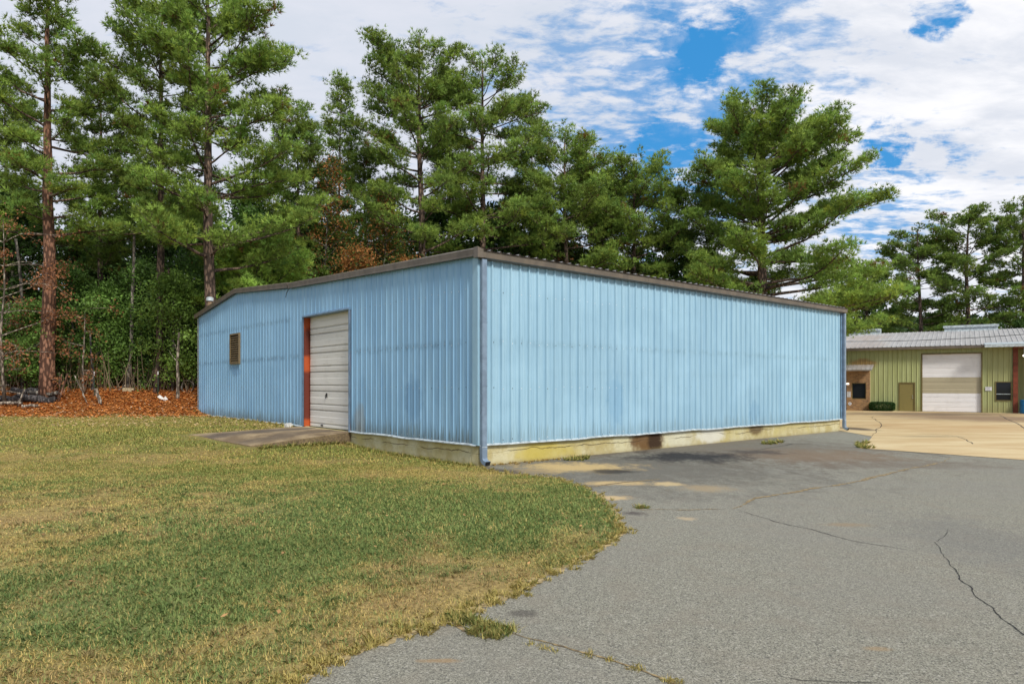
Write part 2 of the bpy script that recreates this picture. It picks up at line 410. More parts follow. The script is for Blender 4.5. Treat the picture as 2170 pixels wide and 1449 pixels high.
M['olive_trim'] = simple('olive_brown_trim', (.16, .125, .04), .5, 0, .1, 5)
M['paper'] = simple('white_notice', (.72, .72, .74), .6, 0, .05)
M['ink'] = simple('printed_ink', (.12, .13, .18), .6)
M['barrel'] = simple('blue_plastic', (.015, .16, .38), .4, 0, .12, 4)
m_, n, p, o = mat('lit_lamp_lens'); p.inputs['Base Color'].default_value = (.8, .8, .75, 1); p.inputs['Emission Color'].default_value = (1, .97, .9, 1); p.inputs['Emission Strength'].default_value = 1.5; M['lamp'] = m_
M['rubber'] = simple('black_cable_rubber', (.02, .02, .02), .6)

def asphalt():
    m_, n, p, o = mat('worn_asphalt'); v = n.new('ShaderNodeTexCoord').outputs['Object']; x, y, z = n.sep(v)
    big = n.noise(v, .35, 5, .55); med = n.noise(v, 2.2, 5, .6); fine = n.noise(v, 95, 3, .75)
    vc = n.vor(v, 70, 1); vcx = n.sep(vc)[0]
    c = n.mix(n.ss(fine, .36, .64), (.092, .088, .070), (.345, .33, .262))
    c = n.mix(n.ss(vcx, .90, .97, 0, .65), c, (.42, .40, .34))
    c = n.mix(n.ss(vcx, .0, .12, .6, 0), c, (.03, .032, .038))
    c = n.mix(n.mul(n.ss(med, .45, .68), .28), c, (.22, .185, .14))
    c = n.mix(n.mul(n.ss(big, .42, .68), .3), c, (.21, .20, .175))
    wv = n.add(n.mul(n.sub(n.noise(n.scale(v, (1, .6, 1)), 1.6, 7, .68), .5), 2.6), n.mul(n.sub(n.noise(n.scale(v, (1, .5, 1)), 7, 5, .7), .5), 1.8))
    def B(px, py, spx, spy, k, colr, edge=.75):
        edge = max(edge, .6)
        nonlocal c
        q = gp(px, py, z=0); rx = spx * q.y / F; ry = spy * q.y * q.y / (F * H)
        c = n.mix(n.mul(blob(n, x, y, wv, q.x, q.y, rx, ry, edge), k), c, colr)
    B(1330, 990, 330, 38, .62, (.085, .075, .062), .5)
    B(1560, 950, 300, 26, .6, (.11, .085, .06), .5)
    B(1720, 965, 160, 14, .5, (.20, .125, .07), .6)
    B(1215, 990, 110, 9, .95, (.50, .36, .16), .35)
    B(1120, 998, 50, 6, .6, (.30, .22, .11))
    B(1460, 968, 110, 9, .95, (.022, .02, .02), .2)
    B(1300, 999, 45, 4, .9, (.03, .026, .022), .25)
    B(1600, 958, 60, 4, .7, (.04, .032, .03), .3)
    B(1500, 1035, 60, 7, .7, (.34, .26, .15), .4)
    B(1415, 1026, 25, 4, .9, (.5, .38, .2), .4)
    B(1310, 1024, 60, 4, .9, (.5, .36, .17), .4)
    B(1300, 1055, 30, 4, .9, (.52, .38, .2), .4)
    B(1455, 1099, 16, 3.5, .9, (.42, .33, .21), .3)
    B(1340, 1088, 25, 4, .8, (.07, .055, .05), .3)
    B(1055, 1000, 40, 7, .8, (.05, .04, .033), .4)
    B(1790, 1112, 50, 4, .6, (.26, .19, .11), .4)
    B(1860, 1375, 25, 4, .6, (.30, .21, .11), .4)
    B(930, 1400, 40, 4, .7, (.3, .2, .1), .4)
    B(1110, 1300, 30, 6, .6, (.06, .05, .045), .4)
    B(2100, 1150, 140, 60, .3, (.11, .11, .115), .6)
    B(1900, 985, 200, 9, .5, (.13, .10, .075), .6)
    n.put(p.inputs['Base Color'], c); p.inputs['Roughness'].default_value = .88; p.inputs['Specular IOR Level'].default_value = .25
    bump(n, p, n.add(fine, n.mul(vcx, .5)), .55, .008); return m_
M['asphalt'] = asphalt()
def apron_m():
    m_, n, p, o = mat('stained_concrete_apron'); v = n.new('ShaderNodeTexCoord').outputs['Object']; x, y, z = n.sep(v)
    nz = n.noise(n.scale(v, (.5, 1.3, 1)), .6, 7, .6); nf = n.noise(v, 30, 4, .7)
    c = n.mix(n.ss(nz, .35, .66), (.48, .335, .16), (.60, .475, .265))
    c = n.mix(n.mul(n.ss(nf, .4, .7), .25), c, (.36, .24, .11))
    wv = n.mul(n.sub(n.noise(v, .9, 6, .62), .5), 1.3)
    def B(px, py, spx, spy, k, colr, edge=.75):
        edge = max(edge, .6)
        nonlocal c
        q = gp(px, py, z=0); rx = spx * q.y / F; ry = spy * q.y * q.y / (F * H)
        c = n.mix(n.mul(blob(n, x, y, wv, q.x, q.y, rx, ry, edge), k), c, colr)
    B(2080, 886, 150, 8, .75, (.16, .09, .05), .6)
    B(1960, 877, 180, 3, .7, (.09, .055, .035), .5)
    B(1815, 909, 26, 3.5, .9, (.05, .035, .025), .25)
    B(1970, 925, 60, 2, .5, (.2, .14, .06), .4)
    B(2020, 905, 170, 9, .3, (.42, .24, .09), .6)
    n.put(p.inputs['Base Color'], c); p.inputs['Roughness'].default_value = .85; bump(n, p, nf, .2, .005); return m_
M['apron'] = apron_m()
M['crack'] = simple('dark_crack', (.03, .028, .026), .95)  # dark colour of the crack strips in asphalt and apron
M['sandcrack'] = simple('sandy_crack_fill', (.34, .25, .12), .95, 0, .3, 20, .4, col2=(.10, .075, .045))
M['sandedge'] = simple('sandy_edge_soil', (.42, .33, .17), .95, 0, .3, 14, .4, col2=(.22, .16, .07))

def tinted(name, rough=.7, transl=.25, nscale=0, spec=.25, gain=1.0):
    m_, n, p, o = mat(name); at = n.new('ShaderNodeAttribute', attribute_name='tint').outputs['Color']
    c = at
    if gain != 1: c = n.mix(1.0, at, (gain, gain, gain), 'MULTIPLY')
    if nscale:
        v = n.new('ShaderNodeTexCoord').outputs['Object']
        c = n.mix(n.ss(n.noise(v, nscale, 7, .7), .35, .68), n.mix(1.0, c, (.45, .45, .45), 'MULTIPLY'), c)
    n.put(p.inputs['Base Color'], c); p.inputs['Roughness'].default_value = rough; p.inputs['Specular IOR Level'].default_value = spec
    if transl:
        t = n.new('ShaderNodeBsdfTranslucent'); n.put(t.inputs[0], c); ms = n.new('ShaderNodeMixShader'); ms.inputs[0].default_value = transl
        n.l.new(p.outputs[0], ms.inputs[1]); n.l.new(t.outputs[0], ms.inputs[2]); n.l.new(ms.outputs[0], o.inputs[0])
    if nscale: bump(n, p, n.noise(v, nscale * 1.5, 5, .7), .6, .03)
    return m_
M['needle'] = tinted('pine_needles', .65, .3, gain=1.0)
M['leaf'] = tinted('broad_leaves', .55, .35)
M['blade'] = tinted('grass_blades', .75, .3)
M['litter'] = tinted('fallen_leaf_litter', .85, .1)
M['soil'] = tinted('lawn_soil', .95, 0, 16, .1)
def bark_m(name, c1, c2):
    m_, n, p, o = mat(name); v = n.new('ShaderNodeTexCoord').outputs['Object']
    w1 = n.vor(n.scale(v, (1, 1, .35)), 9, 0); nz = n.noise(n.scale(v, (1, 1, .4)), 6, 6, .65)
    c = n.mix(n.ss(nz, .35, .65), c1, c2); c = n.mix(n.ss(w1, .3, .6), c, tuple(k * .35 for k in c1))
    n.put(p.inputs['Base Color'], c); p.inputs['Roughness'].default_value = .9; bump(n, p, n.sub(nz, w1), .8, .03); return m_
M['bark'] = bark_m('pine_bark', (.13, .085, .06), (.27, .18, .13))
M['bark_red'] = bark_m('reddish_pine_bark', (.20, .09, .05), (.36, .19, .12))
M['bark_grey'] = bark_m('grey_bark', (.14, .12, .10), (.30, .27, .22))
M['deadwood'] = bark_m('dead_grey_wood', (.25, .20, .15), (.48, .42, .34))
M['rotwood'] = bark_m('rotten_log_bark', (.05, .045, .045), (.14, .125, .125))

# ------------------------------------------------------------------ lawn colour field
ctrl = [(1180, 1085, 130, 42, 1.1), (900, 1055, 220, 30, .6), (650, 1130, 330, 55, .9), (300, 1260, 300, 65, .9), (560, 1015, 170, 22, .55), (160, 925, 150, 14, .55),
        (60, 1210, 160, 60, .4), (1280, 1120, 40, 20, .6), (680, 955, 200, 7, .5), (330, 1010, 60, 14, .5),
        (160, 1085, 190, 50, -1.0), (1010, 1230, 200, 55, -.75), (760, 1320, 260, 60, -.55), (900, 1005, 160, 13, -.7), (280, 970, 260, 22, -.35), (250, 885, 300, 8, -.3),
        (1090, 1040, 90, 12, -.6), (450, 1230, 90, 20, -.35), (420, 1400, 130, 30, -.35)]
cw = []
for (px, py, sx, sy, k) in ctrl:
    q = gp(px, py); cw.append((q.x, q.y, sx * q.y / F, sy * q.y * q.y / (F * (H - q.z)), k))
def lawn_green(x, y):
    g_ = .03 + (fbm(x, y, .55, 5) - .5) * 1.3 + (fbm(x, y, 2.6, 8) - .5) * 2.0
    for (cx, cy, sx, sy, k) in cw: g_ = g_ + .72 * k * np.exp(-((x - cx) / sx) ** 2 * .5 - ((y - cy) / sy) ** 2 * .5)
    return np.clip(.5 + .55 * g_, 0, 1)
def litter_amt(x, y):
    a, b = ab(x, y)
    l = sstep(y + (fbm(x, y, .5, 21) - .5) * 5 + (fbm(x, y, 2.2, 23) - .5) * 3 + np.clip(-(x + 14), -8, 14) * .10, 30.6, 34.6)
    return l * (1 - sstep(a, 16, 24))
GREEN = np.array((.25, .33, .105)); STRAW = np.array((.62, .48, .175)); BROWN = np.array((.48, .31, .15)); YEL = np.array((.46, .36, .085)); LIT = np.array((.50, .19, .05))
def lawn_col(x, y, jit=None):
    g_ = lawn_green(x, y)
    if jit is not None: g_ = np.clip(g_ + jit * .42, 0, 1)
    far = sstep(y, 9, 20)[:, None]
    dry = STRAW * (1 - far * .5) + YEL * far * .5
    br = sstep(fbm(x, y, 1.1, 31), .54, .70)[:, None] * .45 * (1 - far * .6)
    dry = dry * (1 - br) + BROWN * br
    gr = GREEN * (1 - far) + np.array((.31, .34, .085)) * far
    k = sstep(g_, .25, .75)[:, None]
    return dry * (1 - k) + gr * k

# ------------------------------------------------------------------ ground sheet
def axis(segs):
    out = []
    for a, b, s in segs: out += list(np.arange(a, b, s))
    return np.array(out + [segs[-1][1]])
gx = axis([(-600, -60, 60), (-60, -26, 2), (-26, 8, .3), (8, 60, 2.5), (60, 600, 60)]); gy = axis([(-200, -20, 45), (-20, 2, 2), (2, 45, .3), (45, 75, 2), (75, 1000, 70)])
GX, GY = np.meshgrid(gx, gy); fx, fy = GX.ravel(), GY.ravel()
hz = hgt(fx, fy)
rp = np.array(road_poly)
onroad = inpoly(fx, fy, road_poly)
aa, bb = ab(fx, fy); inb = (aa > .3) & (aa < LA - .3) & (bb > .3) & (bb < LB - .3)
hz = np.where(onroad | inb, -.03, hz)
hz = hz + np.where(onroad | inb, 0, (fbm(fx, fy, 1.2, 2) - .5) * .04)
cg = lawn_col(fx, fy) * .55 + np.array((.26, .18, .09)) * .3
lt = litter_amt(fx, fy)[:, None]; cg = cg * (1 - lt) + LIT * .75 * lt
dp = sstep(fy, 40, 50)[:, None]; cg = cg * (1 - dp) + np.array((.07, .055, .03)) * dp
me = bpy.data.meshes.new('ground'); nx, ny = len(gx), len(gy)
idx = np.arange(nx * ny).reshape(ny, nx)
fc = np.stack([idx[:-1, :-1], idx[:-1, 1:], idx[1:, 1:], idx[1:, :-1]], -1).reshape(-1, 4)
me.from_pydata(np.stack([fx, fy, hz], -1).tolist(), [], fc.tolist()); me.materials.append(M['soil'])
at = me.color_attributes.new('tint', 'FLOAT_COLOR', 'POINT'); c4 = np.ones((nx * ny, 4), np.float32); c4[:, :3] = cg; at.data.foreach_set('color', c4.ravel())
me.polygons.foreach_set('use_smooth', [True] * len(fc))
gnd = bpy.data.objects.new('ground', me); COL.objects.link(gnd); tag(gnd, kind='structure')

# asphalt sheet with its cracks
def strip(mb, pts, wd, z, mi, seed, amp=.05, sub=3, wvar=.5):
    P = fract([Vector((p[0], p[1])) for p in pts], amp, seed, sub); r = random.Random(seed)
    L, Rr = [], []
    for i, p in enumerate(P):
        d = (P[min(i + 1, len(P) - 1)] - P[max(i - 1, 0)]).normalized(); nrm = Vector((-d.y, d.x))
        k = wd * (1 + r.uniform(-wvar, wvar)) * min(1, .25 + 4 * min(i, len(P) - 1 - i) / len(P))
        L.append((p.x + nrm.x * k / 2, p.y + nrm.y * k / 2, z)); Rr.append((p.x - nrm.x * k / 2, p.y - nrm.y * k / 2, z))
    nn = len(P); mb.poly(L + Rr, [(i + nn, i + 1 + nn, i + 1, i) for i in range(nn - 1)], mi)
g0 = lambda L_: [gp(x_, y_, z=0) for x_, y_ in L_]
rb = MB(); rb.poly([(x_, y_, .004) for x_, y_ in road_poly], [tuple(range(len(road_poly)))[::-1]])
ZC = .008
strip(rb, g0([(1085, 1343), (1160, 1362), (1230, 1382), (1290, 1398), (1350, 1416), (1425, 1449), (1500, 1500)]), .022, ZC, 2, 1)
strip(rb, g0([(940, 1306), (985, 1338), (1085, 1343)]), .04, ZC, 2, 2)
strip(rb, g0([(1552, 1078), (1600, 1056), (1700, 1040), (1830, 1018), (1900, 1000), (1970, 985), (2015, 970)]), .07, ZC, 2, 3, .05, 4, .9)
strip(rb, g0([(1560, 1078), (1640, 1105), (1720, 1122), (1800, 1145), (1880, 1158), (1930, 1167)]), .012, ZC, 1, 4, .06, 4)
strip(rb, g0([(2000, 1175), (2015, 1200), (2035, 1230), (2075, 1270), (2120, 1310), (2175, 1352), (2250, 1400)]), .010, ZC, 1, 5, .07, 4)
strip(rb, g0([(1640, 1432), (1700, 1443), (1780, 1447), (1880, 1447)]), .006, ZC, 1, 6)
strip(rb, g0([(2000, 1180), (1980, 1150), (2010, 1120)]), .008, ZC, 1, 7)
strip(rb, g0([(1245, 1033), (1290, 1026), (1350, 1020), (1400, 1015)]), .09, ZC, 2, 8)
strip(rb, g0([(1330, 1080), (1420, 1080), (1552, 1078)]), .03, ZC, 2, 9, .08, 4, .9)
strip(rb, g0([(2015, 970), (1990, 965), (1900, 955), (1780, 945)]), .03, ZC, 1, 10)
strip(rb, g0([(1600, 955), (1680, 940), (1770, 944)]), .05, ZC, 1, 12)
strip(rb, [tuple(p) for p in edge_f[::4]], .10, ZC, 3, 11, .06, 2, .9)
road = rb.build('asphalt_pavement', [M['asphalt'], M['crack'], M['sandcrack'], M['sandedge']]); tag(road, kind='structure')
# concrete apron
GO = Vector((30.0, 49.9)); GU = Vector((.834, -.552)); GV = Vector((.552, .834)); GTH = math.atan2(GU.y, GU.x)
def gw(u, v_): q = GO + GU * u + GV * v_; return (q.x, q.y)
aq = [Cr + E2 * .2 + E1 * .05, gp(1848, 925, z=0), gp(1822, 950, z=0), gp(2170, 975, z=0), gp(2500, 1000, z=0)]
ap = [(q.x, q.y) for q in aq[:2]] + [tuple(Vector((q.x, q.y)) ) for q in fract([Vector((q.x, q.y)) for q in aq[1:]], .012, 5, 3)][1:]
ap += [(60, 20), gw(22, .1), gw(-14, .1), tuple(Cr + E2 * 16)]
apb = MB(); apb.poly([(x_, y_, .014) for x_, y_ in ap], [tuple(range(len(ap)))[::-1]])
ZA = .018
strip(apb, g0([(1851, 882), (1858, 892), (1868, 901), (1866, 906), (1848, 925)]), .035, ZA, 1, 21, .03, 3)
strip(apb, g0([(1790, 905), (1830, 902), (1868, 902), (1893, 905)]), .03, ZA, 1, 22, .06)
strip(apb, g0([(1945, 919), (2000, 922), (2045, 927)]), .035, ZA, 1, 23, .06)
strip(apb, g0([(2030, 926), (2048, 934), (2060, 942)]), .03, ZA, 1, 24, .06)
strip(apb, g0([(2118, 880), (2145, 893), (2175, 912)]), .05, ZA, 1, 25, .01)
apron = apb.build('concrete_apron', [M['apron'], M['crack']]); tag(apron, kind='structure')

# ------------------------------------------------------------------ blue metal building
bld = empty('blue_metal_building', (C0.x, C0.y, 0), TH, 'long blue ribbed metal warehouse with brown roof trim on a yellowed concrete base', 'building')
roofpts = [(-.12, 5.16), (11.34, 5.60), (17.27, 6.02), (23.05, 5.36)]
def rooft(b):
    for (b0, z0), (b1, z1) in zip(roofpts, roofpts[1:]):
        if b <= b1: return z0 + (z1 - z0) * (b - b0) / (b1 - b0)
    return roofpts[-1][1]
def rib_profile(L, pitch=.305, h=.046, start=.08):
    """(s, offset outwards) along a wall"""
    pts = [(0, 0)]; s = start
    while s + .1 < L:
        pts += [(s, 0), (s + .022, h), (s + .050, h), (s + .072, 0)]
        for q in (.135, .205):
            if s + q + .03 < L: pts += [(s + q, 0), (s + q + .007, h * .16), (s + q + .02, h * .16), (s + q + .027, 0)]
        s += pitch
    pts.append((L, 0)); return pts
def ribbed_wall(mb, P, out, L, ztop, zbot, holes=(), **kw):
    prof = rib_profile(L, **kw)
    cuts = sorted({h[0] for h in holes} | {h[1] for h in holes})
    full = []
    for (s0, o0), (s1, o1) in zip(prof, prof[1:]):
        full.append((s0, o0))
        for c in cuts:
            if s0 < c < s1: full.append((c, o0 + (o1 - o0) * (c - s0) / (s1 - s0)))
    full.append(prof[-1])
    def col(s, o, z0, z1): return (P(s, o + out, z0), P(s, o + out, z1))
    for (s0, o0), (s1, o1) in zip(full, full[1:]):
        if s1 - s0 < 1e-6: continue
        mid = (s0 + s1) / 2; segs = [(zbot, None)]
        for h in holes:
            if h[0] < mid < h[1]: segs = [(h[3], None)] if h[2] <= ZS + .01 else [(zbot, h[2]), (h[3], None)]
        for z0, z1 in segs:
            za, zb = (z1, z1) if z1 is not None else (ztop(s0), ztop(s1))
            k0 = z0 + (.012 * math.sin(s0 * 1.7) + .008 * math.sin(s0 * 5.1) if z0 == zbot else 0); k1 = z0 + (.012 * math.sin(s1 * 1.7) + .008 * math.sin(s1 * 5.1) if z0 == zbot else 0)
            mb.poly([P(s0, o0 + out, k0), P(s1, o1 + out, k1), P(s1, o1 + out, zb), P(s0, o0 + out, za)], [(0, 1, 2, 3)])
DB0, DB1, DZT = 6.69, 10.2, 4.37
VB0, VB1, VZ0, VZ1 = 16.85, 18.0, 2.9, 4.2
# side wall faces -y (local), gable wall faces -x
sw = MB(); ribbed_wall(sw, lambda s, o, z: (s, -o, z), .0, LA, lambda s: 5.1, ZS); sw.build('wall', M['blue_side'], bld)
gwm = MB(); ribbed_wall(gwm, lambda s, o, z: (-o, s, z), .0, LB, lambda s: rooft(s) - .06, ZS, holes=[(DB0, DB1, ZS, DZT), (VB0, VB1, VZ0, VZ1)], h=.019)
gwm.build('wall', M['blue_gable'], bld)
bw = MB(); bw.poly([(LA, 0, ZS), (LA, LB, ZS), (LA, LB, rooft(LB)), (LA, 17.27, rooft(17.27)), (LA, 11.34, rooft(11.34)), (LA, 0, 5.1)], [(0, 1, 2, 3, 4, 5)])
bw.poly([(0, LB, ZS), (LA, LB, ZS), (LA, LB, rooft(LB) - .05), (0, LB, rooft(LB) - .05)], [(0, 1, 2, 3)][::-1]); bw.build('wall', M['blue_side'], bld)
# foundation
fd = MB()
fd.box(.04, LA - .04, .04, .34, -.3, ZS - .02); fd.box(.04, .34, .34, DB0, -.3, ZS - .02); fd.box(.04, .34, DB1, LB - .04, -.3, ZS - .02)
fd.box(.04, .34, DB0, DB1, -.3, ZS - .04)
fd.box(LA - .34, LA - .04, .34, LB - .04, -.3, ZS - .02); fd.box(.34, LA - .34, LB - .34, LB - .04, -.3, ZS - .02); fd.box(.34, LA - .34, .34, LB - .34, .3, ZS - .05)
fd.build('foundation', M['found'], bld, bevel=.02)
# drip flashing at the foot of the siding
def wav(s): return .009 * math.sin(s * 1.7) + .004 * math.sin(s * 5.1) + .006 * math.sin(s * 2.9 + 1)
fl = MB()
def flash(P, L0, L1):
    s = L0
    while s < L1:
        e = min(s + .4, L1); a_, b_ = wav(s), wav(e)
        fl.poly([P(s, .012, ZS + .012 + a_), P(e, .012, ZS + .012 + b_), P(e, .062, ZS - .012 + b_), P(s, .062, ZS - .012 + a_), P(s, .064, ZS - .034 + a_), P(e, .064, ZS - .034 + b_)], [(0, 1, 2, 3), (3, 2, 5, 4)])
        s = e
flash(lambda s, o, z: (s, -o, z), .0, LA); fl.build('drip_flashing', M['white_flash'], bld); fl = MB(); flash(lambda s, o, z: (-o, s, z), 0, DB0 - .02); fl.build('drip_flashing', M['white_flash'], bld); fl = MB(); flash(lambda s, o, z: (-o, s, z), DB1 + .02, LB)
fl.build('drip_flashing', M['white_flash'], bld)
# corner trim
ct = MB(); ct.box(-.042, .14, -.040, -.036, ZS - .01, 5.08); ct.box(-.042, -.038, -.036, .17, ZS - .01, 5.08)
ct.build('corner_trim', M['blue_side'], bld); ct = MB(); ct.box(LA - .12, LA + .02, -.040, -.036, ZS, 5.08); ct.box(LA + .016, LA + .02, -.036, .12, ZS, 5.08)
ct.build('corner_trim', M['blue_trim'], bld)
ct2 = MB(); ct2.box(-.042, -.038, LB - .10, LB + .02, ZS, rooft(LB) - .1); ct2.build('corner_trim', M['white_flash'], bld)
# screws
sc = MB(); sk = MB()
def screw(mb, P, s, z, o): mb.poly([P(s + .015 * math.cos(k * 1.047), o + .008, z + .015 * math.sin(k * 1.047)) for k in range(6)], [tuple(range(6))])
rs = random.Random(4)
for L, P, rows in ((LA, lambda s, o, z: (s, -o, z), (.60, 1.9, 3.05, 4.3)), (LB, lambda s, o, z: (-o, s, z), (.60, 1.9, 3.02, 4.35))):
    s = .08
    while s < LB if L == LB else s < LA - .3:
        for zr in rows:
            if L == LB and DB0 - .1 < s < DB1 + .1 and zr < DZT: continue
            if L == LB and VB0 - .1 < s < VB1 + .1 and VZ0 < zr < VZ1: continue
            screw(sc if rs.random() < .8 else sk, P, s + .10 + rs.uniform(-.004, .004), zr + rs.uniform(-.03, .03), .0)
        s += .305
sc.mi = [0] * len(sc.f)
for f_ in sk.f: pass
b0 = sc.n; sc.v += sk.v; sc.f += [tuple(b0 + i for i in f_) for f_ in sk.f]; sc.mi += [1] * len(sk.f)
so = sc.build('screws', [M['screw'], M['screw_dark']], bld); so['kind'] = 'stuff'
# roof sheet with ribs
rf = MB(); th = .03
k = 0; a = -.10
xs = []
while a < LA + .12:
    xs += [(a, 0), (a + .02, .032), (a + .05, .032), (a + .07, 0)]; a += .305
xs.append((LA + .14, 0))
rows_ = [(-.22, 5.16)] + roofpts[1:-1] + [(23.1, 5.36)]
vv = [(x_, b_, z_ + o_ + .07) for (b_, z_) in rows_ for (x_, o_) in xs]; nX = len(xs)
rf.poly(vv, [(j * nX + i, j * nX + i + 1, (j + 1) * nX + i + 1, (j + 1) * nX + i) for j in range(len(rows_) - 1) for i in range(nX - 1)])
rf.poly([(x_, b_, z_ + .045) for (b_, z_) in rows_ for x_ in (-.1, LA + .14)], [(j * 2, j * 2 + 1, j * 2 + 3, j * 2 + 2) for j in range(len(rows_) - 1)])
rfo = rf.build('roof', M['roof_metal'], bld)
# rake trim on the gable: box section in two lengths + return
def rake(mb, p0, p1, gap=.0):
    (b0_, z0_), (b1_, z1_) = p0, p1
    sec = [(-.02, .13), (-.13, .13), (-.165, .10), (-.15, -.03), (-.15, -.07), (-.05, -.07), (-.05, -.03)]
    n_ = len(sec)
    v_ = [(sx, b0_, z0_ + sz) for sx, sz in sec] + [(sx, b1_, z1_ + sz) for sx, sz in sec]
    mb.poly(v_, [(i, i + 1, n_ + i + 1, n_ + i) for i in range(n_ - 1)] + [tuple(range(n_))[::-1], tuple(range(n_, 2 * n_))])
for (p0, p1) in (((-.06, 5.163), (5.6, 5.378)), ((5.605, 5.378), (11.30, 5.598)), ((11.36, 5.622), (17.27, 6.022)), ((17.29, 6.02), (23.15, 5.35))):
    rk = MB(); rake(rk, p0, p1); rk.build('rake_trim', M['brown_trim'], bld)
# eave gutter on the long side
for (s0, s1) in ((-.02, 6.3), (6.305, 12.8), (12.805, LA + .16)):
    gt = MB(); sec = [(.0, .075), (-.17, .075), (-.20, .05), (-.185, -.10), (-.06, -.13), (.0, -.13)]
    n_ = len(sec)
    gt.poly([(s0, y_, 5.16 + z_) for y_, z_ in sec] + [(s1, y_, 5.16 + z_) for y_, z_ in sec], [(i, i + 1, n_ + i + 1, n_ + i) for i in range(n_ - 1)] + [tuple(range(n_))[::-1], tuple(range(n_, 2 * n_))])
    gt.build('gutter', M['brown_trim'], bld)
cp = MB(); cp.prism([(-.172, -.215, 5.045), (-.0, -.215, 5.045), (-.0, -.215, 5.25), (-.172, -.215, 5.30)], (0, .165, 0)); cp.build('gutter_end_cap', M['brown_trim'], bld)
# downspouts
def downspout(a0, wd=.145, dp=.10, bent=True):
    root = MB(); yo = -.05
    zt = 5.03
    root.prism([(a0, yo - dp, .42), (a0 + wd, yo - dp, .42), (a0 + wd, yo, .42), (a0, yo, .42)], (0, 0, zt - .42))
    # lower sleeve and kicked out shoe
    e = .006; secs = [(yo, .46), (yo, .20), (yo - .03, .13), (yo - .10, .07), (yo - .20, .035)]
    rings = []
    for i, (yy, zz_) in enumerate(secs):
        t = [0, 0, .35, .8, 1.15][i]
        dz = math.sin(t) * (dp + 2 * e); dy = math.cos(t) * (dp + 2 * e)
        rings.append([(a0 - e, yy + e, zz_), (a0 + wd + e, yy + e, zz_), (a0 + wd + e, yy + e - dy, zz_ + dz), (a0 - e, yy + e - dy, zz_ + dz)])
    vs_ = [q for r_ in rings for q in r_]; fs = []
    for i in range(len(secs) - 1):
        for k_ in range(4): fs.append((i * 4 + k_, i * 4 + (k_ + 1) % 4, (i + 1) * 4 + (k_ + 1) % 4, (i + 1) * 4 + k_))
    root.poly(vs_, fs + [(0, 3, 2, 1)])
    L_ = (len(secs) - 1) * 4
    d = root.build('downspout', M['spout'], bld, bevel=.006)
    for zz_ in (.47, 1.95, 3.5):
        st_ = MB(); st_.box(a0 - .012, a0 + wd + .012, yo - dp - .008, yo - dp - .002, zz_, zz_ + .012); st_.build('strap', M['white_flash'] if zz_ < 1 else M['spout'], d)
    sh = MB(); q = rings[-1]; c_ = [Vector(x_) for x_ in q]; mid = sum(c_, Vector()) / 4
    q2 = [mid + (x_ - mid) * .86 + Vector((0, -.004, -.001)) for x_ in c_]; sh.poly(q2, [(0, 1, 2, 3)]); sh.build('outlet', M['black'], d)
downspout(.02); downspout(LA - .02)
# door opening
dr = MB(); sx = .21
zb = ZS - .005; nsec = 6; hs_ = (DZT + .15 - zb) / nsec
for k in range(nsec):
    z0 = zb + k * hs_; z1 = z0 + hs_ - .008
    lines = [z0, z0 + hs_ * .12, z0 + hs_ * .14, z0 + hs_ * .20, z0 + hs_ * .22, z0 + hs_ * .52, z0 + hs_ * .535, z0 + hs_ * .8, z0 + hs_ * .82, z0 + hs_ * .90, z0 + hs_ * .92, z1]
    offs = [0, 0, .012, .012, 0, 0, .010, .004, .012, .012, 0, 0]
    dr.poly([(sx + o_, yy, z_) for z_, o_ in zip(lines, offs) for yy in (DB0 - .1, DB1 + .1)], [(2 * i, 2 * i + 2, 2 * i + 3, 2 * i + 1) for i in range(len(lines) - 1)])
    dr.box(sx + .012, sx + .05, DB0 - .1, DB1 + .1, z0, z1 + .008)
do = dr.build('roll_up_door', M['door_white'], bld)
hh = MB(); hh.box(sx - .03, sx, 8.78, 8.82, 1.55, 1.70); hh.build('lock_plate', M['rubber'], do); hh = MB(); hh.tube([(sx - .02, 8.80, 1.68), (sx - .045, 8.84, 1.60), (sx - .03, 8.86, 1.52)], .012, 6); hh.build('handle', M['rubber'], do)
h2 = MB(); h2.box(sx - .04, sx, 9.1, 9.22, ZS + .03, ZS + .08); h2.build('handle', M['rubber'], do)
for (b_, s_) in ((DB1, 1), (DB0, -1)):
    jm = MB()
    jm.box(-.01, .2, *sorted((b_, b_ + s_ * .01)), ZS - .02, DZT + .02); jm.box(.195, .208, *sorted((b_ - s_ * .05, b_ + s_ * .1)), ZS - .02, DZT + .02); jm.box(-.012, .0, *sorted((b_ - s_ * .018, b_)), ZS - .02, DZT)
    jo = jm.build('door_jamb', M['primer'], bld); jo['label'] = 'bright orange red steel jamb'
hd = MB(); hd.prism([(-.075, DB0 - .05, DZT + .02), (-.06, DB0 - .05, DZT + .075), (-.0, DB0 - .05, DZT + .09), (.2, DB0 - .05, DZT + .02), (.2, DB0 - .05, DZT + .0), (-.07, DB0 - .05, DZT)], (0, DB1 - DB0 + .1, 0)); hd.build('door_header', M['blue_trim'], bld)
js = MB(); js.box(-.05, -.036, DB0 - .07, DB0 + .01, ZS - .02, DZT + .01); js.build('jamb_flashing', M['blue_trim'], bld); js = MB(); js.box(-.05, -.036, DB1 - .012, DB1 + .07, ZS - .02, DZT + .01); js.build('jamb_flashing', M['blue_trim'], bld)
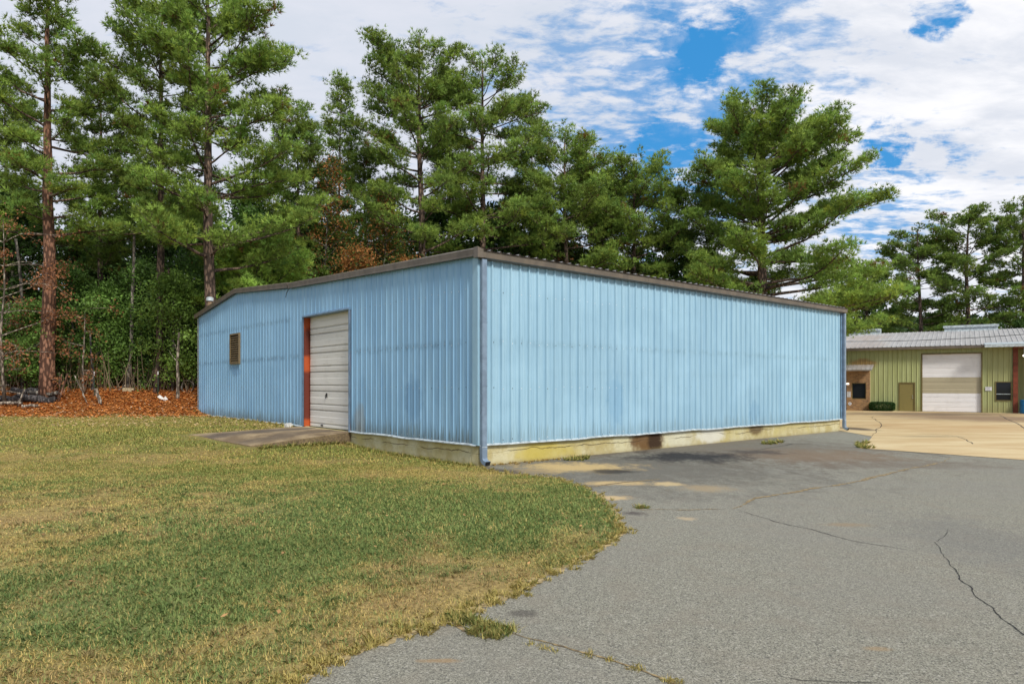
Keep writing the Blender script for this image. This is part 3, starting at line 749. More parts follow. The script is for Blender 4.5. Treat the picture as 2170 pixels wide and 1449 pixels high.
# louvre vent
lv = MB(); fr = .05
lv.box(-.075, .02, VB0 - .02, VB0 + fr, VZ0 - .02, VZ1 + .02); lv.box(-.075, .02, VB1 - fr, VB1 + .02, VZ0 - .02, VZ1 + .02); lv.box(-.075, .02, VB0 + fr, VB1 - fr, VZ0 - .02, VZ0 + fr); lv.box(-.075, .02, VB0 + fr, VB1 - fr, VZ1 - fr, VZ1 + .02)
M['vent'] = simple('brown_vent_metal', (.20, .145, .075), .55, 0, .15, 6)
lvo = lv.build('louvre_vent', M['vent'], bld)
sl = MB()
for k in range(12):
    z_ = VZ0 + .07 + k * (VZ1 - VZ0 - .14) / 12
    sl.prism([(-.06, VB0 + fr, z_), (-.055, VB0 + fr, z_ - .005), (.02, VB0 + fr, z_ + .075), (.015, VB0 + fr, z_ + .08)], (0, VB1 - VB0 - 2 * fr, 0))
sl.build('slats', M['vent'], lvo); bk = MB(); bk.box(.04, .05, VB0, VB1, VZ0, VZ1); bk.build('backing', M['black'], lvo)
# roof vent pipe
vp = MB(); vp.tube([(.42, 22.5, 5.3), (.42, 22.5, 6.2)], .105, 12); vpo = vp.build('vent_pipe', M['rust_dark'], bld, smooth=True)
vc_ = MB(); vc_.tube([(.42, 22.5, 6.14), (.42, 22.5, 6.15), (.42, 22.5, 6.30), (.42, 22.5, 6.34)], [.12, .17, .17, .10], 14); vc_.build('cap', M['white_flash'], vpo)
# loose wire under the rake
wr = MB(); wr.tube([(-.1, 11.3, 5.53), (-.14, 11.45, 5.36), (-.10, 11.62, 5.22)], .012, 5); wr.build('loose_wire', M['rubber'], bld)

# ramp
rm = MB(); zt0 = ZS - .03
v_ = [(0.03, DB0 - .02, zt0), (0.03, DB1 + .25, zt0), (-3.9, 10.15, .40), (-2.95, 7.2, .19), (0.03, DB0 - .02, -.2), (0.03, DB1 + .25, -.2), (-3.9, 10.15, -.2), (-2.95, 7.2, -.2)]
rm.poly(v_, [(0, 1, 2, 3), (4, 7, 6, 5), (0, 3, 7, 4), (3, 2, 6, 7), (2, 1, 5, 6), (1, 0, 4, 5)])
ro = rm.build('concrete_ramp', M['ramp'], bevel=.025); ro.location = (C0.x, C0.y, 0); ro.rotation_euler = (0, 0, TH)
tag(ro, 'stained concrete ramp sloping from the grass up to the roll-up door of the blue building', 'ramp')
# white block by the wall
wb = MB(); wb.box(-.12, .12, -.09, .09, 0, .12); wb.box(-.08, .10, -.06, .05, .12, .15); q = C0 - E1 * .25 + E2 * 11.0
M['blockwhite'] = simple('white_block_paint', (.75, .74, .70), .7, 0, .15, 8)
wbo = wb.build('white_block', M['blockwhite'], bevel=.01); wbo.location = (q.x, q.y, float(hgt(q.x, q.y))); wbo.rotation_euler = (0, 0, .9); tag(wbo, 'small white block lying against the blue wall left of the ramp', 'block')

# ------------------------------------------------------------------ green building
gb = empty('green_metal_building', (GO.x, GO.y, 0), GTH, 'green ribbed metal workshop with grey roof, brick entrance and tall white overhead door', 'building')
EH = 4.66; UL, UR, UB = -9, 5.32, 20
P = lambda s, o, z: (UL + s, -o, z)
g1 = MB(); ribbed_wall(g1, P, 0, UR - UL, lambda s: EH, .02, holes=[(0 - UL, 3.54 - UL, .0, 4.17), (-1.44 - UL, -.53 - UL, .0, 2.07), (4.4 - UL, 5.22 - UL, .9, 2.13)], h=.03)
g1.build('wall', M['green'], gb)
g2 = MB(); ribbed_wall(g2, lambda s, o, z: (UR + .3 + s, 3.0 - o, z), 0, 14, lambda s: EH + .5, .02, h=.03); g2.build('wall', M['green'], gb); g2 = MB()
g2.poly([(UR, .0, 0), (UR, 3.0, 0), (UR, 3.0, EH), (UR, 0, EH)], [(0, 1, 2, 3)]); g2.build('wall', M['green'], gb); g2 = MB(); g2.poly([(UL, 0, 0), (UL, 14, 0), (UL, 14, EH), (UL, 0, EH)], [(0, 1, 2, 3)]); g2.build('wall', M['green'], gb)
RX = 8.0; RZ = 6.25
r2 = MB(); a = UL - .3; xs = []
while a < UB: xs += [(a, 0), (a + .03, .04), (a + .06, .04), (a + .09, 0)]; a += .305
nX = len(xs); rows_ = [(-.45, EH - .02), (RX, RZ), (2 * RX + .4, EH)]
r2.poly([(x_, b_, z_ + o_ + .1) for (b_, z_) in rows_ for (x_, o_) in xs], [(j * nX + i, j * nX + i + 1, (j + 1) * nX + i + 1, (j + 1) * nX + i) for j in range(2) for i in range(nX - 1)])
r2.poly([(x_, b_, z_ + .08) for (b_, z_) in rows_ for x_ in (UL - .3, UB)], [(j * 2, j * 2 + 1, j * 2 + 3, j * 2 + 2) for j in range(2)])
r2o = r2.build('roof', M['roof2'], gb)
for u0, u1 in ((-6.4, -3.4), (1.2, 4.75)):
    mb = MB(); mb.prism([(u0, RX - .5, RZ - .05), (u0, RX + .5, RZ - .05), (u0, RX + .42, RZ + .42), (u0, RX, RZ + .52), (u0, RX - .42, RZ + .42)], (u1 - u0, 0, 0)); mb.box(u0 - .08, u1 + .08, RX - .56, RX - .5, RZ + .30, RZ + .47)
    mb.build('ridge_vent', M['white_flash'], r2o)
mb = MB(); mb.tube([(8.0, RX - .4, RZ - .1), (8.0, RX - .4, RZ + .35)], .12, 10); mb.box(7.8, 8.2, RX - .6, RX - .2, RZ + .35, RZ + .42); mb.build('roof_pipe', M['rust_dark'], r2o)
mb = MB(); mb.box(UL, 3.7, -.52, -.42, EH - .12, EH + .06); mb.box(UL, 3.7, -.42, -.03, EH - .02, EH + .04); mb.build('fascia', M['brown_trim'], gb)
mb = MB(); mb.box(3.72, 6.3, -1.0, -.88, EH - .12, EH + .06); mb.build('canopy_gutter', M['white_flash'], gb); mb = MB(); mb.box(6.33, UB, -1.0, -.88, EH - .1, EH + .1); mb.poly([(3.72, -1.0, EH + .07), (UB, -1.0, EH + .07), (UB, .3, EH + .26), (3.72, .3, EH + .26)], [(0, 1, 2, 3)]); mb.build('canopy_gutter', M['white_flash'], gb)
M['soffit'] = simple('rusty_soffit', (.28, .13, .06), .8, 0, .2, 3)
mb = MB(); mb.box(5.35, UB, -.86, 3.0, EH - .16, EH - .10); mb.build('soffit', M['soffit'], gb)
mb = MB(); mb.box(5.34, 5.62, -.12, -.10, 0, EH - .12); mb.box(5.34, 5.62, .12, .14, 0, EH - .12); mb.box(5.47, 5.49, -.10, .12, 0, EH - .12)
M['col_red'] = simple('rusty_red_column_paint', (.20, .045, .018), .6, 0, .2, 4); mb.build('column', M['col_red'], gb)
for u_ in (9.8, 14.3): mb = MB(); mb.box(u_, u_ + .25, -.12, .12, 0, EH - .12); mb.build('column', M['col_red'], gb)
# overhead door: white, tan, white
mb = MB()
zs_ = [.04, .38, .72, 1.06, 1.36, 1.76, 2.16, 2.50, 2.84, 3.18, 3.50, 3.84, 4.19]
for z0, z1 in zip(zs_, zs_[1:]):
    mid = (z0 + z1) / 2; mi = 1 if 1.36 <= mid <= 2.5 else 0
    for (p0, p1) in ((0, .30), (.34, .94)):
        mb.box(.0, 3.54, .10 + (.008 if p0 else 0), .15, z0 + (z1 - z0) * p0, z0 + (z1 - z0) * p1, mi)
    mb.box(.02, 3.52, .125, .145, z0, z1, mi)
od = mb.build('overhead_door', [M['door_white2'], M['door_tan']], gb); od['label'] = 'white sectional door with tan middle panels'
mb = MB(); mb.box(-.08, .0, -.045, .12, .0, 4.25); mb.box(3.54, 3.62, -.045, .12, .0, 4.25); mb.box(.0, 3.54, -.045, .12, 4.17, 4.25); mb.build('door_frame', M['olive_trim'], gb)
mb = MB(); mb.box(-1.44, -.53, -.01, .03, .03, 2.07); pdoor = mb.build('door', M['door_olive'], gb)
mb = MB(); mb.box(-1.52, -1.44, -.05, .05, 0, 2.14); mb.box(-.53, -.45, -.05, .05, 0, 2.14); mb.box(-1.44, -.53, -.05, .05, 2.07, 2.14); mb.build('frame', M['olive_trim'], pdoor)
mb = MB(); mb.tube([(-.62, -.015, 1.0), (-.62, -.07, 1.0)], .035, 8); mb.build('handle', M['galv'], pdoor); mb = MB(); mb.tube([(-.62, -.01, 1.15), (-.62, -.04, 1.15)], .03, 8); mb.build('deadbolt', M['galv'], pdoor)
mb = MB(); mb.box(4.4, 5.22, .03, .05, .9, 2.13); wn = mb.build('window', M['glass'], gb)
mb = MB(); mb.box(4.34, 4.4, -.045, .04, .84, 2.19); mb.box(5.22, 5.28, -.045, .04, .84, 2.19); mb.box(4.4, 5.22, -.045, .04, .84, .9); mb.box(4.4, 5.22, -.045, .04, 2.13, 2.19); mb.build('frame', M['olive_trim'], wn)
mb = MB(); mb.box(4.4, 5.22, -.02, .028, 1.30, 1.34); mb.build('rail', M['white_flash'], wn)
# brick entrance bay
mb = MB(); y0, y1 = -.55, -.04
mb.box(-3.62, -3.38, y0, y1, 0, 3.1); mb.box(-4.95, -4.60, y0, y0 + .25, 0, 3.1); mb.box(-4.60, -3.75 + .13, y0, y0 + .25, 0, .88); mb.box(-4.60, -3.62, y0, y0 + .25, 2.10, 3.1)
mb.box(-5.9, -4.95, y0, y0 + .25, 2.12, 3.1); mb.box(-8.0, -5.9, y0, y0 + .25, 0, 3.1)
bb_ = mb.build('brick_bay', M['brick'], gb)
mb = MB(); mb.box(-4.60, -3.62, y0 + .14, y0 + .17, .88, 2.10); w2 = mb.build('window', M['glass'], bb_)
mb = MB(); mb.box(-4.60, -4.55, y0 + .05, y0 + .139, .88, 2.1); mb.box(-3.67, -3.62, y0 + .05, y0 + .139, .88, 2.1); mb.box(-4.55, -3.67, y0 + .05, y0 + .139, .88, .93); mb.box(-4.55, -3.67, y0 + .05, y0 + .139, 2.05, 2.1); w2f = mb.build('window_frame', M['olive_trim'], bb_)
mb = MB(); mb.box(-5.9, -4.95, y0 + .14, y0 + .18, .05, 2.12); mb.build('entrance_door', M['glass'], bb_)
mb = MB(); mb.box(-8.2, -3.2, -1.25, -1.19, 3.0, 3.12); mb.prism([(-8.2, -1.28, 3.12), (-8.2, -.03, 3.48), (-8.2, -.03, 3.42), (-8.2, -1.28, 3.06)], (5.05, 0, 0))
for k in range(17): mb.prism([(-8.15 + k * .305, -1.3, 3.12), (-8.15 + k * .305, -.03, 3.485), (-8.15 + k * .305, -.03, 3.51), (-8.15 + k * .305, -1.3, 3.15)], (.05, 0, 0))
mb.build('porch_roof', M['roof2'], gb)
mb = MB(); mb.box(-4.98, -4.78, y0 - .12, y0, 1.98, 2.08); mb.build('entrance_light', M['lamp'], bb_)
def notice(nm, u, v_, z, wd, ht, lab, lines):
    r_ = empty(nm, (*gw(u, v_), z), GTH, lab, 'sign')
    m1 = MB(); m1.box(0, wd, -.012, 0, 0, ht); m1.build('panel', M['paper'], r_)
    m2 = MB()
    for k_ in range(lines):
        zz_ = ht * (.88 - .76 * k_ / max(1, lines - 1)); m2.box(wd * .12, wd * (.88 - .2 * ((k_ * 7) % 3) / 2), -.016, -.013, zz_ - ht * .03, zz_ + ht * .02)
    m2.build('lettering', M['ink'], r_)
notice('notice_sign', -4.91, y0 - .002, 1.02, .24, .42, 'small white paper notice on the brick beside the dark entrance door', 5)
notice('wall_sign', 3.78, -.035, 1.55, .37, .27, 'small white rectangular sign between the tall white door and the window', 4)
mb = MB(); mb.tube([(0, -.0, 0), (0, -.02, 0)], .12, 20); q = gw(-4.72, y0 - .004); rso = mb.build('round_sticker', M['paper']); rso.location = (q[0], q[1], .52); rso.rotation_euler = (0, 0, GTH)
tag(rso, 'round white plate low on the brick wall under the paper notice', 'sign')
m2 = MB(); m2.box(-.06, .06, -.026, -.022, -.02, .03); m2.build('emblem', M['ink'], rso)
# small lit lamp under the canopy
q = gw(5.9, -.7); lp = empty('canopy_lamp', (q[0], q[1], EH - .75), GTH, 'small white lamp hanging under the rusty canopy beside the red column', 'lamp')
mb = MB(); mb.tube([(0, 0, .59), (0, 0, .06)], .012, 6); mb.build('stem', M['galv'], lp); mb = MB(); mb.tube([(0, 0, .08), (0, 0, .04), (0, 0, -.02), (0, 0, -.05)], [.03, .07, .06, .02], 10); mb.build('bulb', M['lamp'], lp)
# barrel
q = gw(5.98, -.35); mb = MB(); mb.tube([(0, 0, 0), (0, 0, .04), (0, 0, .28), (0, 0, .31), (0, 0, .34), (0, 0, .60), (0, 0, .63), (0, 0, .66), (0, 0, .90), (0, 0, .93)], [.26, .29, .29, .305, .29, .29, .305, .29, .29, .27], 24)
bo = mb.build('plastic_barrel', M['barrel'], smooth=False); bo.location = (q[0], q[1], .02); tag(bo, 'blue plastic barrel standing by the red column under the canopy', 'barrel')
# cable across the roof
def cat_(p, q_, sag, n_=24): return [Vector(p) * (1 - t) + Vector(q_) * t - Vector((0, 0, sag * 4 * t * (1 - t))) for t in [k / n_ for k in range(n_ + 1)]]
pa = Vector(((1760 - CX) / F * 44, 44, H + (HY - 723) / F * 44)); pb = Vector(((2330 - CX) / F * 34, 34, H + (HY - 694) / F * 34))
mb = MB(); mb.tube(cat_(pa, pb, .22), .016, 5); cb = mb.build('overhead_cable', M['rubber']); tag(cb, 'thin black overhead cable crossing in front of the green building roof', 'cable')

# ------------------------------------------------------------------ foliage generators
def rdir(n_):
    v = rng.normal(size=(n_, 3)); return v / np.linalg.norm(v, axis=1, keepdims=True)
def norm(v): return v / (np.linalg.norm(v, axis=-1, keepdims=True) + 1e-9)
def needles(P, D, k, ln, wd, spread=.75):
    n_ = len(P); Pb = np.repeat(P, k, 0); Db = np.repeat(D, k, 0)
    d = norm(Db + rdir(n_ * k) * spread); L = ln * rng.uniform(.7, 1.15, (n_ * k, 1))
    s = norm(np.cross(d, rdir(n_ * k))) * wd / 2
    return np.stack([Pb - s, Pb + s, Pb + d * L + rdir(n_ * k) * .01], 1)
def leaves(P, size, flat=.5):
    n_ = len(P); nrm = norm(rdir(n_) + np.array((0, 0, flat))); u = norm(np.cross(nrm, rdir(n_))); v = np.cross(nrm, u)
    s = size * rng.uniform(.6, 1.3, (n_, 1))
    return np.stack([P - u * s * .5, P + v * s * .32, P + u * s * .55, P - v * s * .32], 1)
def path(p, d, L, n_, rise, jit, r_):
    pts = [p.copy()]; dd = d.copy()
    for i in range(n_):
        dd = dd + np.array((r_.normal() * jit, r_.normal() * jit, r_.normal() * jit * .6 + rise)); dd /= np.linalg.norm(dd)
        pts.append(pts[-1] + dd * L / n_)
    return pts
PG = np.array((.205, .32, .060))
def pine(px, depth, top_px, prof, trunk_px=22, seed=0, label='', bare=.35, tone=1.0, lean=(0, 0), red=False, dense=1.0, group=None, limb_step=.42, name='pine_tree', wd=.034):
    """prof: list of (height fraction, left half-width px, right half-width px)"""
    r_ = np.random.default_rng(seed); s = depth / F
    bx = (px - CX) * s; bz = float(hgt(bx, depth)) - .1; Ht = H + (HY - top_px) * s - bz
    root = empty(name, (bx, depth, bz), 0, label, 'tree', group)
    tr = MB(); br = MB()
    n_ = 14; R0 = trunk_px * s / 2 * 1.15
    wob = r_.normal(size=(n_ + 1, 2)).cumsum(0) * .035
    spine = [np.array((lean[0] * t * Ht + wob[i, 0] * (1 if i else 0), lean[1] * t * Ht + wob[i, 1] * (1 if i else 0), t * Ht * .985)) for i, t in enumerate(np.linspace(0, 1, n_ + 1))]
    rad = [R0 * (1.25 if i == 0 else 1) * (1 - .86 * (i / n_) ** 1.1) for i in range(n_ + 1)]
    tr.tube(spine, rad, 9)
    def sp(t):
        q = t * n_; i = min(int(q), n_ - 1); f = q - i; return spine[i] * (1 - f) + spine[i + 1] * f
    hf = [p_[0] for p_ in prof]; wl = [p_[1] * s for p_ in prof]; wr = [p_[2] * s for p_ in prof]
    clumps = []; z = bare * Ht; az = r_.uniform(0, 6.28)
    while z < Ht * .985:
        t = z / Ht; az += 2.4 + r_.normal() * .35; cx = math.cos(az)
        rr = np.interp(t, hf, wr) if cx > 0 else np.interp(t, hf, wl)
        rr2 = .5 * (np.interp(t, hf, wr) + np.interp(t, hf, wl)); rr = rr * abs(cx) + rr2 * (1 - abs(cx))
        L = rr * r_.choice([.6, .85, 1.05, 1.1]) * r_.uniform(.9, 1.1)
        tc = (t - bare) / (1 - bare)
        el = .03 + .5 * max(0, tc) ** 1.5 + r_.normal() * .10
        L = L / max(.55, math.cos(el)) ; z0 = z - L * (math.sin(el) + .10)
        p = sp(max(.02, min(.98, z0 / Ht))); d = np.array((cx * math.cos(el), math.sin(az) * math.cos(el), math.sin(el)))
        pts = path(p, d, L, 6, .035, .12, r_)
        rb0 = max(.02, R0 * .28 * (1 - .6 * t) * min(1.3, L / 3)); br.tube(pts, list(np.linspace(rb0, .012, 7)), 5, cap=False)
        ns = int(4 + L * 2.9)
        for j in range(ns):
            f = .32 + .68 * (j + r_.uniform(0, 1)) / ns; q = f * 6; i = min(int(q), 5); pp = pts[i] * (1 - q + i) + pts[i + 1] * (q - i)
            dl = pts[i + 1] - pts[i]; dl = dl / np.linalg.norm(dl); sd_ = np.cross(dl, (0, 0, 1)); sd_ = sd_ / (np.linalg.norm(sd_) + 1e-6) * (1 if j % 2 else -1)
            d2 = dl * .8 + sd_ * r_.uniform(.3, 1.0) + np.array((0, 0, r_.uniform(-.05, .5))); d2 /= np.linalg.norm(d2)
            l2 = (.40 + .30 * L * (1.15 - f)) * r_.uniform(.7, 1.2)
            p2 = path(pp, d2, l2, 3, .1, .15, r_); br.tube(p2, [.018, .013, .01, .006], 3, cap=False)
            clumps.append((p2[-1], l2)); 
            if l2 > .6: clumps.append((p2[2], l2))
            if l2 > 1.1: clumps.append((p2[1], l2))
        z += limb_step * .72 * r_.uniform(.6, 1.4) * (.62 if tc > .62 else 1)
    for k_ in range(5): clumps.append((spine[-1] + r_.normal(size=3) * (.25, .25, .35), .5))
    Pn, Dn, Tn = [], [], []
    for c, l2 in clumps:
        if r_.random() < .20: continue
        m_ = int(r_.integers(9, 17) * dense); e = r_.uniform(.28, .62)
        q = r_.normal(size=(m_, 3)); q /= np.linalg.norm(q, axis=1, keepdims=True); q *= r_.uniform(.35, 1, (m_, 1))
        off = q * np.array((e, e, e * .55)); Pn.append(c + off); Dn.append(norm(q * (1, 1, .8) + np.array((0, 0, .55))))
        cv = r_.uniform(.6, 1.4); tn = np.ones((m_, 1)) * cv; hue = r_.normal() * .08
        cl = PG * tone * tn * np.array((1 + hue + .08, 1, 1 - hue)); cl = cl * r_.uniform(.85, 1.15, (m_, 1)); 
        if r_.random() < .012: cl = np.ones((m_, 3)) * np.array((.22, .12, .035))
        Tn.append(cl)
    Pn = np.concatenate(Pn); Dn = np.concatenate(Dn); Tn = np.concatenate(Tn)
    kk = 8; V = needles(Pn, Dn, kk, .27, wd * 1.15, .75)
    tri_object('crown', V, np.repeat(Tn, kk, 0), M['needle'], root)
    tr.build('trunk', M['bark_red'] if red else M['bark'], root, smooth=True); br.build('branches', M['bark'], root, smooth=True)
    return root

def broadleaf(x, y, Ht, rad, seed, col, label, name='broadleaf_tree', bare=.12, lsize=.16, n_leaf=9000, rtrunk=.12, group=None, sparse=False, cat='tree', mixcol=None, mixp=0.0, bark='bark_grey'):
    r_ = np.random.default_rng(seed); bz = float(hgt(x, y)) - .05
    root = empty(name, (x, y, bz), 0, label, cat, group)
    tr = MB(); br = MB(); n_ = 8; wob = r_.normal(size=(n_ + 1, 2)).cumsum(0) * .05 * Ht / 8; wob[0] = 0
    spine = [np.array((wob[i, 0], wob[i, 1], t * Ht * .92)) for i, t in enumerate(np.linspace(0, 1, n_ + 1))]
    tr.tube(spine, [rtrunk * (1 - .85 * i / n_) for i in range(n_ + 1)], 7)
    ends = []
    nb = int(10 + Ht * 2.2)
    for k_ in range(nb):
        t = bare + (1 - bare) * (k_ + r_.random()) / nb; q = t * n_; i = min(int(q), n_ - 1); p = spine[i] * (1 - q + i) + spine[i + 1] * (q - i)
        az = k_ * 2.4 + r_.normal() * .3; env = rad * (math.sin(math.pi * min(1, max(.05, .12 + .86 * (t - bare) / (1 - bare)))) ** .6)
        el = .15 + .7 * t + r_.normal() * .15; L = env * r_.uniform(.6, 1.1)
        d = np.array((math.cos(az) * math.cos(el), math.sin(az) * math.cos(el), math.sin(el)))
        pts = path(p, d, L, 5, .02, .18, r_); br.tube(pts, list(np.linspace(max(.012, rtrunk * .3), .006, 6)), 4, cap=False)
        for j in range(2, 6): ends.append(pts[j])
        for j in range(3):
            i0 = r_.integers(1, 5); d2 = norm(r_.normal(size=3) + d); p2 = path(pts[i0], d2, L * .45, 3, 0, .2, r_); br.tube(p2, [.01, .008, .006, .004], 3, cap=False); ends.append(p2[-1]); ends.append(p2[2])
    E = np.array(ends); k_ = r_.integers(0, len(E), n_leaf)
    cs = .34 if not sparse else .2
    P_ = E[k_] + r_.normal(size=(n_leaf, 3)) * cs * np.array((1, 1, .6)); V = leaves(P_, lsize)
    cv = r_.uniform(.55, 1.4, len(E))[k_][:, None]; cl = np.array(col) * cv * r_.uniform(.8, 1.2, (n_leaf, 1))
    if mixcol is not None:
        mm = (r_.random(len(E))[k_] < mixp) | (r_.random(n_leaf) < mixp * .15); cl[mm] = np.array(mixcol) * r_.uniform(.6, 1.3, (mm.sum(), 1))
    tri_object('foliage', V, cl, M['leaf'], root, k=4)
    tr.build('trunk', M[bark], root, smooth=True); br.build('branches', M[bark], root)
    return root
def copy_thing(root, x, y, rz, sc_, label, group):
    c = root.copy(); COL.objects.link(c)
    for ch in root.children:
        d = ch.copy(); COL.objects.link(d); d.parent = c
    c.location = (x, y, float(hgt(x, y)) - .1); c.rotation_euler = (0, 0, rz); c.scale = (sc_, sc_, sc_); c['label'] = label; c['group'] = group
    return c

# ------------------------------------------------------------------ the pines, left to right
pine(102, 36, -60, [(.2, 110, 90), (.4, 110, 130), (.6, 120, 130), (.8, 110, 110), (1, 30, 30)], 27, 101, 'tall pine with thick reddish bare trunk at the far left edge of the woods', .40, red=True, limb_step=.42)
pine(338, 38, -70, [(.2, 80, 80), (.45, 120, 100), (.7, 125, 100), (.9, 100, 90), (1, 30, 30)], 17, 102, 'tall slender pine second from left, its thin dark trunk left of the double-crowned pine', .38, tone=.95, limb_step=.40)
pine(447, 35, -110, [(.2, 90, 230), (.35, 110, 240), (.5, 110, 210), (.65, 110, 200), (.85, 90, 170), (1, 30, 40)], 24, 103, 'tallest full pine with long right-hand branches spreading over the building ridge', .34, tone=1.12, dense=1.1, limb_step=.36)
pine(712, 46, 155, [(.3, 40, 45), (.6, 36, 45), (.85, 28, 30), (1, 8, 8)], 8, 104, 'small narrow pine with a pointed top between two large pines', .35, limb_step=.40)
pine(888, 44, 72, [(.3, 145, 125), (.45, 150, 125), (.65, 140, 115), (.85, 125, 110), (.95, 115, 100), (1, 85, 75)], 19, 105, 'tall pine with an open flat-topped crown above the middle of the blue gable', .42, limb_step=.40)
pine(1020, 46, 120, [(.3, 95, 135), (.45, 100, 135), (.7, 105, 130), (.88, 95, 110), (.95, 85, 90), (1, 60, 60)], 17, 106, 'tall pine whose bare trunk rises right behind the near roof corner of the blue building', .45, limb_step=.38)
pine(1128, 52, 210, [(.3, 60, 60), (.7, 50, 40), (1, 10, 12)], 8, 107, 'thin pine spire poking out just right of the pine behind the roof corner', .5, limb_step=.45, tone=.9)
pine(1195, 47, 268, [(.15, 125, 130), (.4, 130, 140), (.7, 120, 125), (.9, 105, 105), (1, 60, 60)], 14, 108, 'rounded pine of middle height above the long blue wall', .25, limb_step=.34, tone=1.02)
pine(1342, 49, 325, [(.15, 110, 110), (.4, 115, 115), (.7, 110, 110), (.9, 85, 85), (1, 50, 50)], 13, 109, 'shorter bushy pine just left of the lone giant pine', .22, limb_step=.34)
pine(1612, 46, 195, [(.1, 200, 330), (.25, 190, 310), (.42, 180, 235), (.5, 185, 270), (.62, 120, 150), (.68, 145, 215), (.80, 145, 185), (.92, 125, 150), (.97, 95, 115), (1, 60, 70)], 25, 110, 'giant broad pine with spreading layered limbs standing alone behind the blue building', .27, dense=1.2, limb_step=.25, tone=1.1)
pine(1952, 66, 478, [(.3, 65, 65), (.5, 80, 70), (.8, 75, 68), (1, 50, 50)], 10, 111, 'shortest of the flat-topped pines behind the green building', .32, tone=.85, limb_step=.5, wd=.045)
pine(2057, 64, 432, [(.3, 75, 75), (.5, 90, 85), (.8, 85, 85), (1, 60, 60)], 12, 112, 'tall flat-topped pine rising above the white roof vent of the green building', .32, tone=.85, limb_step=.48, wd=.045)
pine(2168, 63, 416, [(.3, 70, 70), (.5, 70, 75), (.8, 60, 60), (1, 35, 35)], 12, 113, 'flat-topped pine at the far right edge of the picture', .3, tone=.85, limb_step=.48, wd=.045)

pine(1092, 50, 400, [(.2, 80, 80), (.5, 85, 85), (.8, 60, 60), (1, 20, 20)], 10, 114, 'low dense pine between the corner pine and the rounded pine', .3, limb_step=.36, tone=.9)
pine(1268, 52, 335, [(.2, 95, 95), (.5, 100, 100), (.8, 75, 80), (1, 40, 40)], 10, 115, 'low dark pine filling the gap between the rounded pine and the bushy pine', .3, limb_step=.36, tone=.85)
pine(1450, 51, 390, [(.2, 95, 90), (.5, 95, 95), (.8, 75, 70), (1, 35, 35)], 10, 116, 'dark pine crown tucked against the left side of the giant pine', .28, limb_step=.36, tone=.8)
pine(1842, 74, 555, [(.2, 90, 90), (.5, 100, 95), (.8, 70, 75), (1, 30, 30)], 10, 117, 'broad low pine behind the left end of the green building roof', .1, limb_step=.45, tone=1.1, wd=.05)
pine(215, 42, 120, [(.2, 90, 90), (.5, 95, 95), (.8, 70, 75), (1, 30, 30)], 12, 118, 'darker pine set back between the reddish pine and the slender pine', .3, limb_step=.42, tone=.8)
pine(635, 45, 215, [(.2, 90, 90), (.5, 85, 85), (.8, 65, 65), (1, 30, 30)], 10, 119, 'dark pine set back right of the tallest pine, above the ridge', .3, limb_step=.38, tone=.85)
pine(775, 49, 300, [(.2, 80, 80), (.5, 80, 80), (.8, 60, 60), (1, 30, 30)], 9, 120, 'darker pine behind and right of the small narrow pointed pine', .3, limb_step=.40, tone=.85)
pine(950, 52, 250, [(.2, 80, 80), (.5, 80, 80), (.8, 60, 60), (1, 30, 30)], 9, 121, 'pine set back in the gap between the flat-topped pine and the corner pine', .3, limb_step=.44, tone=.85)
pine(18, 43, 150, [(.2, 80, 90), (.5, 85, 90), (.8, 60, 65), (1, 30, 30)], 11, 122, 'dark pine at the left frame edge behind the reddish pine trunk', .3, limb_step=.42, tone=.8)
# ------------------------------------------------------------------ understorey
DG = (.11, .205, .042); MG = (.155, .275, .055); LG = (.18, .29, .055); OR = (.38, .17, .05); BR = (.30, .14, .06)
uz = [(20, 38.5, 650, 1.9, DG, 'bushy dark green young tree at the far left edge'), (85, 37.5, 640, 1.9, MG, 'leafy green young tree under the reddish pine trunk'),
      (150, 39, 560, 2.2, DG, 'tall dark understorey tree behind the dead sapling'), (235, 38.5, 600, 2.0, MG, 'green understorey tree right of the dead sapling'),
      (300, 39.5, 545, 2.2, DG, 'dark leafy tree between the two thin pine trunks'), (365, 37.5, 575, 2.1, LG, 'light green leafy tree beside the left end of the blue building'),
      (415, 40, 520, 2.4, DG, 'dark leafy tree just behind the left roof corner of the blue building')]
for i, (px, dpt, top, rd, colr, lab) in enumerate(uz):
    x_ = (px - CX) / F * dpt; Ht = H + (HY - top) * dpt / F - float(hgt(x_, dpt))
    broadleaf(x_, dpt, Ht, rd, 300 + i, colr, lab, 'understorey_tree', bare=.1, lsize=.15, n_leaf=9000, rtrunk=.09)
# orange-brown oaks behind the ridge
for i, (px, dpt, top, rd, mixp, lab) in enumerate([(745, 40, 505, 1.6, .85, 'oak with rusty orange leaves just above the blue building roof'), (815, 43, 395, 2.0, .4, 'green oak turning orange between the narrow pine and the flat-topped pine'),
                                              (690, 44, 300, 2.0, .45, 'tall thin tree with rust-coloured leaves left of the narrow pine'), (870, 41, 530, 1.4, .7, 'small rusty oak peeking over the blue roof below the flat-topped pine')]):
    x_ = (px - CX) / F * dpt; Ht = H + (HY - top) * dpt / F - float(hgt(x_, dpt))
    broadleaf(x_, dpt, Ht, rd, 330 + i, (.09, .14, .03), lab, 'oak_tree', bare=.3, lsize=.14, n_leaf=7500, rtrunk=.1, mixcol=OR, mixp=mixp)
# small bright young pine overhanging the left of the roof
pine(560, 31 + 8, 492, [(.2, 120, 130), (.5, 130, 130), (.8, 90, 100), (1, 40, 40)], 8, 140, 'low bright green pine crown just above the ridge of the blue building', .35, tone=1.45, limb_step=.26, dense=1.2, name='young_pine')
